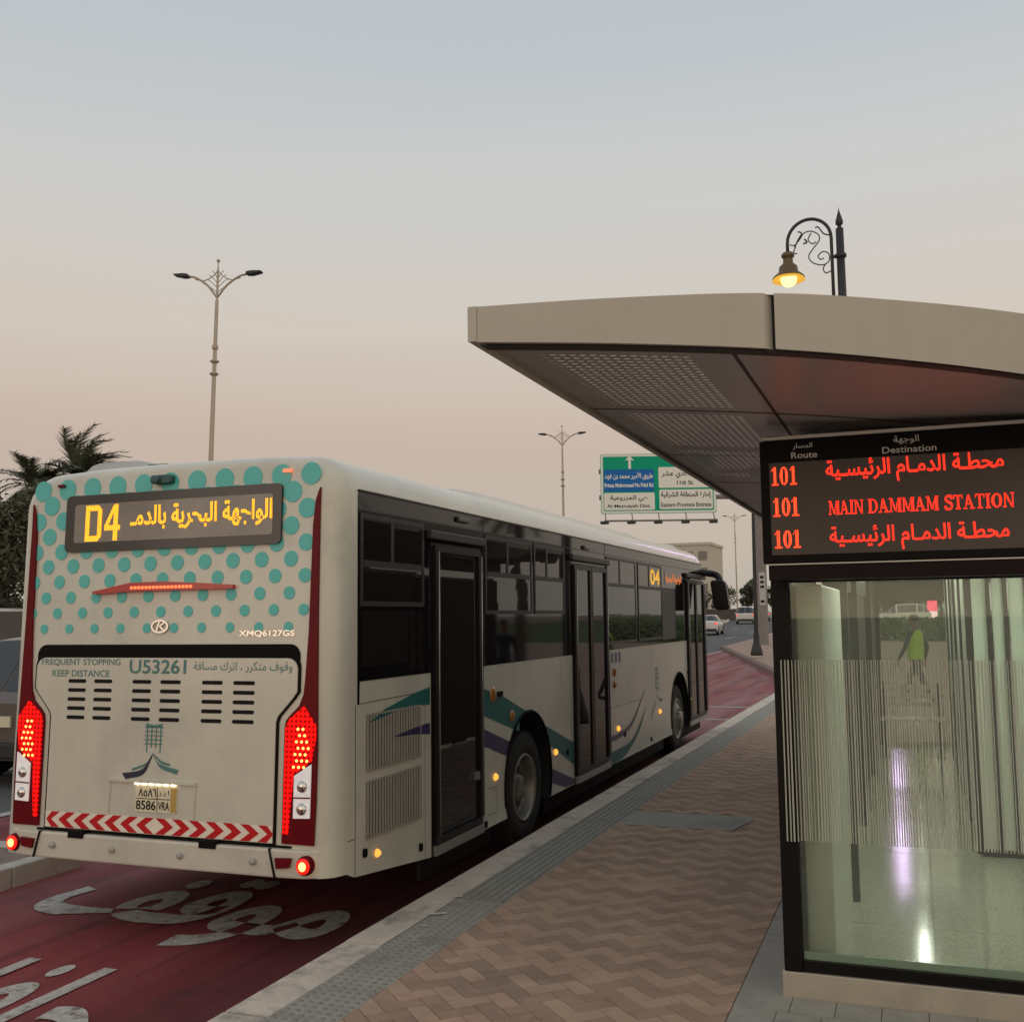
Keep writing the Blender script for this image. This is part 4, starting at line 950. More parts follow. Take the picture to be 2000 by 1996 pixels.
# street side edge and rear edge
mb = MB(); mb.prism([(-2.238, 2.927), (YB, 2.927), (YB, ZT), (-2.238, ZT)], 'x', 1.826, 1.856); mb.box(1.86, 5.1, YB - .03, YB, 2.80, ZT - .002); mb.prism([(.32, 2.777), (YB - .04, 2.777), (YB - .04, ZT - .003), (.32, ZT - .003)], 'x', 5.11, 5.14); mb.build('canopy_edge', M_fas, shel)
mb = MB(); k = len(EP); rp = [p for p in EP if p.x > 2.6]; kr = len(rp); mb.add([(p.x + .01, p.y + .01, ZT - .004) for p in rp] + [(p.x + .01, YB - .01, ZT - .004) for p in rp], [(i, i + 1, kr + i + 1, kr + i) for i in range(kr - 1)]); mb.build('canopy_roof', M_sof, shel)
# dark shadow-gap return under the fascia, then the soffit
def offs(d): return [Vector((p.x + .02, p.y + d, p.z + .004)) for p in EP]
O0, O1 = [Vector((p.x + .03, p.y + .035, p.z - .005)) for p in EP], [Vector((p.x + .03, p.y + .115, p.z - .005)) for p in EP]
mb = MB(); mb.add(O0 + O1 + [p + Vector((0, 0, .04)) for p in O1], [(i, i + 1, k + i + 1, k + i) for i in range(k - 1)] + [(k + i, k + i + 1, 2*k + i + 1, 2*k + i) for i in range(k - 1)]); mb.build('shadow_gap', M_sofd, shel)
def sof_z(x): return lerp([(p.x, p.z) for p in EP], x) + .024
xs_ = [1.852, 1.98, 2.15, 2.33, 2.5, 2.66, 2.82, 3.0, 3.23, 3.45, 3.65, 4.0, 4.3, 4.7, 5.1]
def edge_y(x): return lerp([(p.x, p.y) for p in EP], x)
PX = [1.985 + i * .0365 for i in range(15)]; SLOTS = []
tt = .30
for j in range(92):
    if abs(tt - 1.42) > .10 and tt < 4.0 and abs(tt - 2.66) > .10: SLOTS.append(tt)
    tt += .05
T0, T1 = .22, SLOTS[-1] + .08
def sp(x, t_): return (x, edge_y(x) + t_, sof_z(x))
mb = MB()
def ribbon(xa, xb):      # whole-length strip of soffit
    q = [(xa, edge_y(xa) + .13, sof_z(xa)), (xb, edge_y(xb) + .13, sof_z(xb)), (xb, YB - .03, sof_z(xb)), (xa, YB - .03, sof_z(xa))]; mb.add(q, [(0, 1, 2, 3)])
xw = [1.852, 1.90, PX[0] - .0105]
for a_, b_ in zip(xw, xw[1:]): ribbon(a_, b_)
for i_, x in enumerate(PX):
    xa, xb = x - .0105, x + .0105; cut_ = [.13] + [c_ for t_ in SLOTS for c_ in (t_ - .0048, t_ + .0048)]
    for q in range(0, len(cut_), 2):
        ta = cut_[q]
        if q + 1 < len(cut_): mb.add([sp(xa, ta), sp(xb, ta), sp(xb, cut_[q+1]), sp(xa, cut_[q+1])], [(0, 1, 2, 3)])
        else: mb.add([sp(xa, ta), sp(xb, ta), (xb, YB - .03, sof_z(xb)), (xa, YB - .03, sof_z(xa))], [(0, 1, 2, 3)])
    ribbon(xb, PX[i_ + 1] - .0105 if i_ < 14 else 2.56)
xw = [2.56, 2.66, 2.82, 3.0, 3.23, 3.45, 3.65, 4.0, 4.3, 4.7, 5.1]
for a_, b_ in zip(xw, xw[1:]): ribbon(a_, b_)
sof = mb.build('soffit', M_sof, shel)
mb = MB(); mb.add([(1.93, edge_y(1.93) + .2, sof_z(1.93) + .012), (2.55, edge_y(2.55) + .2, sof_z(2.55) + .012), (2.55, edge_y(2.55) + 4.4, sof_z(2.55) + .012), (1.93, edge_y(1.93) + 4.4, sof_z(1.93) + .012)], [(0, 1, 2, 3)]); mb.build('slot_dimming_sheet', glass('slot_dimming_film', (.40, .39, .385), refl=0.), sof)  # grey see-through sheet added to dim the sky seen through the slots
mb = MB()
for base in (1.42, 2.75, 4.2, 5.8, 7.4):
    pts = [(x, edge_y(x) * (1 if base < 2 else .9) + base, sof_z(x) - .0015) for x in xs_]
    m_ = len(pts); mb.add([(p[0], p[1] - .011, p[2]) for p in pts] + [(p[0], p[1] + .011, p[2]) for p in pts], [(i, i + 1, m_ + i + 1, m_ + i) for i in range(m_ - 1)])
mb.add([(2.665, edge_y(2.66) + .14, sof_z(2.66) - .002), (2.68, edge_y(2.66) + .14, sof_z(2.66) - .002), (2.68, YB - .1, sof_z(2.66) - .002), (2.665, YB - .1, sof_z(2.66) - .002)], [(0, 1, 2, 3)])
mb.build('soffit_seam', M_sofd, sof)
# frame, plinth, header
Y0 = -.19
mb = MB(); mb.box(2.566, 2.652, Y0, Y0 + .09, .285, 2.86); mb.build('corner_post', M_post, shel, bevel=.004)
mb = MB(); mb.box(2.556, 4.98, Y0 - .004, Y0 + .10, .15, .283); mb.build('plinth', M_steel, shel, bevel=.003)
mb = MB(); mb.box(2.562, 2.66, Y0 + .11, 9.4, .15, .25); mb.build('side_plinth', M_steel, shel)
mb = MB()
mb.box(2.654, 4.95, Y0 + .012, Y0 + .07, .285, .335); mb.build('glazing_frame', M_post, shel)
mb = MB(); mb.box(2.654, 4.95, Y0 + .004, Y0 + .08, 2.13, 2.22); mb.build('glazing_frame', M_post, shel)
mb = MB(); mb.box(2.654, 4.98, Y0 + .01, Y0 + .10, 2.222, 2.86); mb.build('header_panel', mat('header_bronze', (.40, .30, .265), .5), shel)
M_glass = glass('shelter_glass', (.925, .95, .90))
mb = MB(); mb.box(2.655, 4.95, Y0 + .034, Y0 + .044, .335, 2.13); gf = mb.build('end_glass', glass('end_pane_glass', (.925, .95, .90), refl=2.0, veil=((.78, .80, .70), .07)), shel)  # faint milky layer stands in for the veil of reflected sky
mb = MB(); x = 2.600; rr_ = random.Random(11)
while x < 4.93:
    wd = rr_.choice((.0035, .0045, .005, .006, .0075)); mb.box(x, x + wd, Y0 - .003 if x < 2.652 else Y0 + .0305, Y0 - .0005 if x < 2.652 else Y0 + .0335, .888 + (0), 1.752); x += wd + rr_.choice((.005, .006, .0075, .0085, .012))
mb.build('frosted_stripe_pattern', mat('frosted_film', (.50, .51, .435), .6), gf)
mb = MB(); mb.box(2.656, 4.95, Y0 + .036, Y0 + .052, .336, .372); mb.build('glass_edge', mat('green_glass_edge', (.36, .50, .40), .2, spec=.8), gf)
# interior
M_gran = mat('granite_floor', (.54, .535, .43), .11, var=.25, scale=55, spec=.5, wear=((.30, .295, .25), .6, 95))
mb = MB(); 
for i in range(4):
    for j in range(10): mb.box(2.664 + i * .58 + .002, 2.664 + (i + 1) * .58 - .002, -.08 + j * .95 + .002, -.08 + (j + 1) * .95 - .002, .16, .25)
mb.build('granite_floor', M_gran, shel)
M_pale = mat('pale_green_panel', (.58, .60, .52), .35, var=.05, scale=2)
mb = MB(); mb.box(2.668, 2.80, -.07, 1.28, .252, 2.12); mb.build('side_panel', M_pale, shel, bevel=.01)
for y in (1.30, 3.7, 6.5, 9.30):
    mb = MB(); mb.box(2.74 if y < 2 else 2.70, 2.84 if y < 2 else 2.78, y, y + .075, .252, 2.49); mb.build('side_post', M_post, shel)
mb = MB(); mb.box(2.685, 2.695, 1.40, 3.69, .30, 2.49); mb.build('reflection_dimming_pane', glass('reflection_dimming_glass', (.36, .40, .36)), shel)  # dark pane added to dim the lit interior's reflection in the bus
mb = MB(); mb.box(2.66, 2.72, -.06, 9.3, 2.62, 2.80); mb.build('street_beam', M_post, shel)
mb = MB(); mb.box(2.70, 2.74, 1.38, 9.3, 2.14, 2.49); mb.build('tube_hiding_header', M_post, shel)  # dark header, added to hide the ceiling tubes from the bus windows
mb = MB(); mb.box(2.66, 2.72, 3.79, 6.48, .30, 2.135); mb.build('reflection_block_panel', mat('reflection_block_matte_black', (.05, .04, .038), .6, spec=.3), shel)  # matte panels added to keep the lit interior out of bus window reflections
mb = MB(); mb.box(2.66, 2.72, 6.60, 9.28, .30, 2.135); mb.build('reflection_block_panel', mat('reflection_block_matte_black', (0, 0, 0)), shel)
mb = MB(); mb.box(2.725, 3.62, 9.31, 9.36, .252, .31); mb.build('far_frame', M_steel, shel)
mb = MB(); mb.box(2.725, 3.62, 9.31, 9.36, 2.12, 2.50); mb.build('far_header', M_post, shel)
mb = MB(); mb.box(2.60, 2.655, -.08, 1.36, .26, 2.61); mb.build('reflection_block_cladding', M_post, shel)  # dark outer face added so the lit side stays out of bus reflections
mb = MB(); mb.box(2.725, 2.73, 9.31, 9.36, .31, 2.12); mb.build('far_frame', M_steel, shel)
mb = MB(); mb.box(2.725, 3.62, 9.33, 9.34, .31, 2.12); mb.build('far_glass', M_glass, shel)
mb = MB(); mb.box(3.60, 3.68, 9.28, 9.38, .252, 2.45); mb.build('far_post', M_post, shel)
mb = MB(); mb.box(4.90, 4.96, -.06, 9.38, .252, 2.8); mb.build('rear_wall', M_pale, shel)
mb = MB(); mb.box(2.73, 4.89, 0, 9.3, 2.50, 2.53); mb.build('ceiling', mat('ceiling_grey', (.40, .40, .36), .6), shel)
# inner waiting room: bright frosted leaves with dark mullions
M_leaf = mat('frosted_leaf', (.72, .80, .67), .3, var=.06, scale=3)
x = 3.60
for k in range(6):
    wd = (.105, .085, .11, .12, .2, .3)[k]
    mb = MB(); mb.box(x + .012, x + wd, 2.83, 2.85, .30, 2.49); mb.build('room_leaf', M_leaf, shel)
    mb = MB(); mb.box(x + wd, x + wd + .028, 2.80, 2.87, .255, 2.49); mb.build('room_mullion', M_post, shel); x += wd + .028
mb = MB(); mb.box(3.60, 4.88, 2.81, 2.86, .255, .296); mb.build('room_sill', M_post, shel)
for k in range(5):
    y = 2.88 + k * 1.28; mb = MB(); mb.box(3.585, 3.60, y + .05, y + 1.24, .30, 2.49); mb.build('room_side_leaf', M_leaf, shel)
    mb = MB(); mb.box(3.565, 3.62, y, y + .045, .255, 2.49); mb.build('room_side_post', M_post, shel)
M_tube = emat('shelter_tube_light', (.97, 1, .90), 36)
for (x, y0, y1) in ((4.30, .5, 2.3), (3.15, .7, 2.2), (3.15, 3.6, 5.4), (3.15, 6.8, 8.6)):
    mb = MB(); mb.box(x - .05, x + .05, y0 - .04, y1 + .04, 2.462, 2.498); l_ = mb.build('ceiling_lamp', mat('lamp_tray', (.6, .6, .58), .5), shel)
    mb = MB(); mb.box(x - .03, x + .03, y0, y1, 2.448, 2.461); mb.build('diffuser', M_tube, l_)
# bench inside
bn = thing('bench', 'slatted steel bench standing inside the glass shelter near its far end', 'bench', (3.05, 8.3, .25))
mb = MB()
for k in range(6): mb.box(2.78, 3.50, 8.1 + k * .07, 8.15 + k * .07, .68, .70)
mb.build('seat', M_steel, bn)
mb = MB()
for k in range(3): mb.box(2.78, 3.50, 8.54, 8.56, .82 + k * .1, .88 + k * .1)
mb.build('backrest', M_steel, bn)
for x in (2.82, 3.44):
    mb = MB(); mb.tube([(x, 8.13, .25), (x, 8.15, .68), (x, 8.5, .68), (x, 8.56, 1.1)], .02, 8); mb.box(x - .04, x + .04, 8.08, 8.5, .25, .27); mb.build('leg', M_post, bn)

# ================================================================== arrivals board
bd = thing('arrivals_board', 'black arrivals board with red LED route lines hung across the shelter end', 'display board', (3.4, -.36, 2.2))
YB_ = -.435
mb = MB(); mb.box(2.567, 4.25, YB_, -.29, 2.213, 2.797); mb.build('case', mat('board_black', (.006, .004, .004), .45, spec=.15), bd, bevel=.004)
mb = MB(); mb.box(2.585, 4.25, YB_ - .006, -.285, 2.8, 2.815); mb.build('top_trim', mat('silver_trim', (.78, .75, .69), .4), bd)
mb = MB(); mb.box(2.585, 4.25, YB_ - .003, YB_ + .02, 2.205, 2.211); mb.build('bottom_trim', mat('silver_trim', (0, 0, 0)), bd)
mb = MB(); mb.box(2.59, 4.25, YB_ + .006, -.30, 2.135, 2.203); mb.build('lower_rail', mat('rail_maroon', (.010, .003, .004), .45, spec=.2), bd)
mb = MB(); mb.box(2.610, 4.22, YB_ - .002, YB_ + .004, 2.252, 2.690); scn = mb.build('led_panel', mat('led_panel_grey', (.12, .10, .092), .4, var=.08, scale=3, spec=.3), bd)
bt = lambda d: (lambda u, v_: (u, YB_ - d, v_))
M_lr = emat('red_led_route', (1, .05, .012), 2.5, .0105); M_lt2 = emat('red_led_text', (1, .022, .008), 2.2, .0105)
for z0, z1, dx in ((2.582, 2.670, 0), (2.434, 2.522, .004), (2.284, 2.368, .006)):
    mb = MB(); serif_text(mb, '101', (2.614 + dx, 2.741 + dx, z0, z1), bt(.0035)); mb.build('route_number', M_lr, scn)
for s, bx, ar in (('محطـة الدمـام الرئيسـية', (2.868, 3.625, 2.572, 2.688), 1), ('محطـة الدمـام الرئيسـية', (2.874, 3.632, 2.262, 2.378), 1)):
    mb = MB(); text(mb, s, bx, bt(.0035), ar=True, bold=.016); mb.build('destination_line', M_lt2, scn)
mb = MB(); serif_text(mb, 'MAIN', (2.875, 3.03, 2.432, 2.496), bt(.0035)); serif_text(mb, 'DAMMAM', (3.048, 3.352, 2.432, 2.496), bt(.0035)); serif_text(mb, 'STATION', (3.372, 3.661, 2.432, 2.496), bt(.0035)); mb.build('destination_line', M_lt2, scn)
M_wl = mat('board_white_lettering', (.75, .74, .72), .5)
for s, bx, ar in (('Route', (2.714, 2.833, 2.706, 2.736), 0), ('المسار', (2.722, 2.812, 2.748, 2.778), 1), ('Destination', (3.121, 3.353, 2.703, 2.733), 0), ('الوجهة', (3.172, 3.281, 2.742, 2.782), 1)):
    mb = MB(); text(mb, s, bx, bt(.0015), ar=bool(ar), bold=.01); mb.build('column_heading', M_wl, bd)
for x in (2.9, 3.9):
    mb = MB(); mb.box(x, x + .06, -.29, Y0 + .008, 2.45, 2.55); mb.build('bracket', M_post, bd)

# ================================================================== lamp posts
M_iron = mat('cast_iron_dark', (.032, .034, .033), .5, var=.15, scale=20)
M_gold = mat('bronze_hood', (.17, .115, .06), .4, metal=.5)
def ornate_lamp(name, label, loc, rz, lean_x=0., group=None):
    """single arm decorative lamp, about 8.3 m"""
    t = thing(name, label, 'lamp post', (0, 0, 0), group)
    mb = MB(); mb.lathe([(.001, 8.0), (.062, 8.0), (.072, 5.5), (.09, 2.0), (.10, .9)], (0, 0, 0), 'z', 16)
    for z in (7.55, 6.75, 2.0): mb.lathe([(.066, z - .03), (.092, z - .025), (.092, z + .025), (.066, z + .03)], (0, 0, 0), 'z', 16)
    mb.build('pole', M_iron, t)
    mb = MB(); mb.lathe([(.10, .95), (.13, .93), (.12, .85), (.14, .55), (.17, .48), (.26, .12), (.27, 0), (.001, 0)], (0, 0, 0), 'z', 18); mb.build('base', M_iron, t)
    mb = MB(); mb.lathe([(.001, 8.36), (.01, 8.30), (.062, 8.12), (.055, 8.07), (.03, 8.06), (.035, 8.0)], (0, 0, 0), 'z', 14); mb.build('finial', M_iron, t)
    # arm: down rod beside the pole, hoop, drop to the lamp
    mb = MB(); pts = [(-.135, 0, 6.17), (-.135, 0, 7.6)] + [(-.485 + .35 * math.cos(R(a_)), 0, 7.88 + .36 * math.sin(R(a_))) for a_ in range(0, 181, 12)] + [(-.835, 0, 7.70)]
    mb.tube(pts, .027, 10); mb.lathe([(.001, 6.05), (.014, 6.1), (.034, 6.16), (.03, 6.2)], (-.135, 0, 0), 'z', 10)
    for z in (7.55, 6.75): mb.tube([(-.14, 0, z), (0, 0, z)], .028, 8)
    mb.build('arm', M_iron, t)
    mb = MB()
    c = lambda pts, r=.010: mb.tube(smooth_path([(x, 0, z) for x, z in pts], 6), r, 6)
    c([(-.80, 7.86), (-.72, 7.84), (-.63, 7.93), (-.56, 8.02), (-.44, 8.03), (-.33, 7.95), (-.33, 7.85), (-.42, 7.74), (-.50, 7.62), (-.44, 7.50), (-.28, 7.44), (-.18, 7.50), (-.19, 7.62), (-.28, 7.66), (-.35, 7.60), (-.32, 7.54), (-.26, 7.55)])
    c([(-.72, 7.80), (-.66, 7.92), (-.60, 8.02), (-.66, 8.06)], .012); c([(-.70, 7.82), (-.74, 7.72), (-.68, 7.69)], .010)
    c([(-.45, 8.0), (-.50, 7.90), (-.44, 7.82), (-.37, 7.84)]); c([(-.15, 7.92), (-.25, 7.96), (-.33, 8.08), (-.38, 8.08)], .012)
    c([(-.16, 7.32), (-.24, 7.30), (-.28, 7.37), (-.25, 7.44)]); c([(-.56, 7.92), (-.52, 7.86), (-.58, 7.84)], .014)
    mb.build('scroll_work', M_iron, t)
    mb = MB(); mb.lathe([(a_ * .78, b_) for a_, b_ in ((.001, 7.47), (.10, 7.46), (.135, 7.43), (.135, 7.39), (.10, 7.37), (.105, 7.28), (.19, 7.22), (.205, 7.13), (.31, 7.06), (.335, 7.03), (.31, 7.04), (.18, 7.12), (.001, 7.13))], (-.835, 0, .27), 'z', 28); mb.build('lamp_hood', M_gold, t)
    mb = MB(); mb.lathe([(.14, 7.37), (.245, 7.295), (.268, 7.262), (.255, 7.255), (.155, 7.31)], (-.835, 0, 0), 'z', 28); mb.build('glass_skirt', emat('amber_glass_skirt', (1, .52, .06), .75, base=(.3, .18, .04)), t)
    mb = MB(); mb.ball((-.835, 0, 7.275), .130, 12, sc=(1, 1, .95)); mb.build('globe', emat('warm_lamp_globe', (1, .74, .22), 2.6), t)
    t.location = loc; t.rotation_euler = (0, lean_x, rz)
    return t
ornate_lamp('lamp_post', 'ornate black lamp post with a scrolled arm and glowing yellow globe above the shelter canopy', (2.37, 11.85, .16), R(-4), 0)
E1 = copy_tree
lp = bpy.data.objects['lamp_post']
copy_tree(lp, (-2.62, 36.6, .36), R(115), 'slim black lamp post with flared base beside the far grey gantry column', None, .9)
for o in bpy.data.objects:
    if o.name.startswith('lamp_post') and o is not lp: o.rotation_euler = (0, R(-1.6), R(115))

# median street lights
M_gal = mat('galvanised_pole', (.50, .42, .325), .5, metal=.2, var=.08, scale=3)
def street_light():
    t = thing('street_light', 'tall beige double-arm street light directly behind the bus roof', 'street light', (0, 0, 0), 'double-arm street lights on the median')
    mb = MB(); mb.lathe([(.001, 0), (.2, 0), (.2, .04), (.10, .06), (.092, .3), (.048, 10.6), (.03, 10.65), (.03, 11.5), (.001, 11.55)], (0, 0, 0), 'z', 14); mb.build('pole', M_gal, t)
    mb = MB()
    for z in (8.55, 8.9): mb.lathe([(.06, z - .05), (.125, z), (.125, z + .03), (.06, z + .06)], (0, 0, 0), 'z', 14)
    mb.lathe([(.078, 9.25), (.09, 9.3), (.078, 9.36)], (0, 0, 0), 'z', 12); mb.build('collar', M_gal, t)
    mb = MB(); mb.ball((0, 0, 11.75), .05, 6); mb.tube([(0, 0, 11.5), (0, 0, 11.75)], .015, 6); mb.build('finial', M_gal, t)
    for s in (1, -1):
        mb = MB(); mb.tube(smooth_path([(0, 0, 10.7), (s * .28, 0, 11.05), (s * .62, 0, 11.28), (s * .86, 0, 11.34)], 5), .03, 8)
        mb.tube(smooth_path([(0, 0, 11.48), (s * .14, 0, 11.32), (s * .38, 0, 11.20), (s * .66, 0, 11.24)], 5), .015, 6)
        for z, u in ((10.85, .42), (10.98, .33), (11.1, .25), (11.22, .17)): mb.tube(smooth_path([(0, 0, z), (s * u * .55, 0, z + .17), (s * u, 0, z + .27 - (.42 - u) * .1)], 4), .011, 5)
        mb.build('arm', M_gal, t)
        mb = MB(); mb.prism([(s * .84, 11.31), (s * 1.0, 11.30), (s * 1.26, 11.36), (s * 1.28, 11.40), (s * 1.0, 11.41), (s * .86, 11.39)], 'y', -.11, .11); mb.build('lamp_head', M_iron, t, bevel=.01)
    return t
sl0 = street_light(); sl0.location = (-14.62, 18.1, .13); sl0.rotation_euler = (0, R(1.3), R(12))
copy_tree(sl0, (-13.87, 47.2, .25), R(12), 'beige double-arm street light left of the green road sign', 'double-arm street lights on the median')
copy_tree(sl0, (-16.4, 121, 1.1), R(12), 'faint distant double-arm street light right of the green road sign', 'double-arm street lights on the median', 1.1)

# ================================================================== gantry sign
gs = thing('gantry_sign', 'green and blue overhead road sign in Arabic and English on a grey cantilever column', 'road sign', (-4.2, 50.6, .25))
uS = Vector((5.55, 2.1, 0)).normalized(); nS = Vector((uS.y, -uS.x, 0)); oS = Vector((-11.78, 47.12, 7.22)); SW, SH = 6.0, 3.12
def gp(u, v_, d=0.): return tuple(oS + uS * (u * SW) + Vector((0, 0, v_ * SH)) + nS * d)
def gpoly(mb, poly, d0, d1): 
    n_ = len(poly); v = [gp(a_, b_, d0) for a_, b_ in poly] + [gp(a_, b_, d1) for a_, b_ in poly]
    mb.add(v, [list(range(n_)), list(range(2*n_ - 1, n_ - 1, -1))]); mb.add(v, [(i, (i+1) % n_, n_ + (i+1) % n_, n_ + i) for i in range(n_)])
def gr(x0, x1, y0, y1, r=.02):
    k = SW / SH; P = []
    for cx, cy, a0 in ((x1 - r, y1 - r*k, 0), (x0 + r, y1 - r*k, 90), (x0 + r, y0 + r*k, 180), (x1 - r, y0 + r*k, 270)):
        P += [(cx + r*math.cos(R(a0 + t*18)), cy + r*k*math.sin(R(a0 + t*18))) for t in range(6)]
    return P
M_sgn = mat('sign_green', (.004, .40, .235), .45, spec=.15); M_sblue = mat('sign_blue', (.02, .17, .52), .45, spec=.15); M_swht = mat('sign_white', (.93, .93, .86), .45, spec=.2)
mb = MB(); gpoly(mb, gr(0, 1, 0, 1, .015), -.06, 0); board_ = mb.build('panel', M_sgn, gs)
mb = MB(); o_, i_ = gr(.004, .996, .008, .992, .016), gr(.022, .978, .042, .958, .014)
for q in range(len(o_)):
    a_, b_ = q, (q + 1) % len(o_); gpoly(mb, [o_[a_], o_[b_], i_[b_], i_[a_]], .002, .006)
mb.build('border', M_swht, board_)
FX = lambda x: (x - 120) / 1175.; FY = lambda y: (757 - y) / 602.
mb = MB(); gpoly(mb, gr(FX(152), FX(664), FY(535), FY(310), .012), .002, .008); bb = mb.build('blue_panel', M_sblue, board_)
whites = []
for x0, x1, y0, y1 in ((152, 668, 722, 548), (712, 1255, 502, 292), (716, 1258, 716, 520)):
    mb = MB(); gpoly(mb, gr(FX(x0), FX(x1), FY(y0), FY(y1), .012), .002, .008); whites.append(mb.build('white_panel', M_swht, board_))
for x in (420, 915):
    mb = MB(); gpoly(mb, [(FX(x - 13), FY(305)), (FX(x + 13), FY(305)), (FX(x + 13), FY(215)), (FX(x + 46), FY(222)), (FX(x), FY(172)), (FX(x - 46), FY(222)), (FX(x - 13), FY(215))], .002, .008); mb.build('arrow', M_swht, board_)
gt = lambda u, v_: gp(u, v_, .0095)
mb = MB(); text(mb, 'طريق الأمير محمد بن فهد', (FX(162), FX(655), FY(418), FY(340)), gt, ar=True, bold=.03); mb.build('arabic_lettering', M_swht, bb)
mb = MB(); text(mb, 'Prince Mohammed Bin Fahd Rd', (FX(160), FX(655), FY(492), FY(450)), gt, bold=.035); mb.build('lettering', M_swht, bb)
M_blk2 = mat('sign_black_lettering', (.03, .025, .025), .5)
for wp, arx, en in ((whites[0], ('حي المزروعية', (212, 598, 640, 572)), ('Al Mazruiyah Dist.', (182, 625, 706, 664))), (whites[1], ('شارع الحادي عشر', (742, 1225, 408, 330)), ('11th St.', (898, 1070, 472, 428))), (whites[2], ('إمارة المنطقة الشرقية', (730, 1240, 612, 540)), ('Eastern Province Emirate', (732, 1242, 695, 652)))):
    for (s, (x0, x1, y0, y1)), ar in ((arx, True), (en, False)):
        mb = MB(); text(mb, s, (FX(x0), FX(x1), FY(y0), FY(y1)), gt, ar=ar, bold=.024); mb.build('lettering', M_blk2, wp)
M_gant = mat('gantry_grey', (.26, .24, .23), .55, var=.12, scale=2, metal=.2)
mb = MB(); mb.box(-4.53, -3.95, 50.3, 50.9, 0.2, 9.6); mb.build('column', M_gant, gs, bevel=.03)
mb = MB(); p0 = Vector(gp(-.01, .72, -.25)); p1 = Vector((-4.2, 50.6, gp(0, .72)[2])); mb.tube([p0, p1], .13, 10); p0 = Vector(gp(-.01, .28, -.25)); p1 = Vector((-4.2, 50.6, gp(0, .28)[2])); mb.tube([p0, p1], .13, 10); mb.build('cantilever_arm', M_gant, gs)
mb = MB(); mb.tube([gp(.02, -.13, .35), gp(.995, -.13, .35)], .05, 8); mb.build('lighting_rail', M_gant, gs)
for u in (.035, .265, .495, .73, .97):
    mb = MB(); mb.tube([gp(u, .02, -.05), gp(u, -.13, .35)], .03, 6); mb.build('rail_hanger', M_gant, gs)
    mb = MB(); c_ = Vector(gp(u + .0, -.155, .40)); mb.box(c_.x - .28, c_.x + .12, c_.y - .15, c_.y + .15, c_.z - .09, c_.z + .06); mb.build('sign_floodlight', M_iron, gs, bevel=.02)
mb = MB(); mb.box(-4.28, -3.96, 50.26, 50.298, 2.4, 4.1); mb.build('notice_plate', mat('notice_white', (.55, .54, .52), .5), gs)
mb = MB()
for z in (3.85, 3.6, 3.35, 2.6): mb.box(-4.22, -4.03, 50.25, 50.259, z - .06, z + .06)
mb.build('notice_marking', M_post, gs)

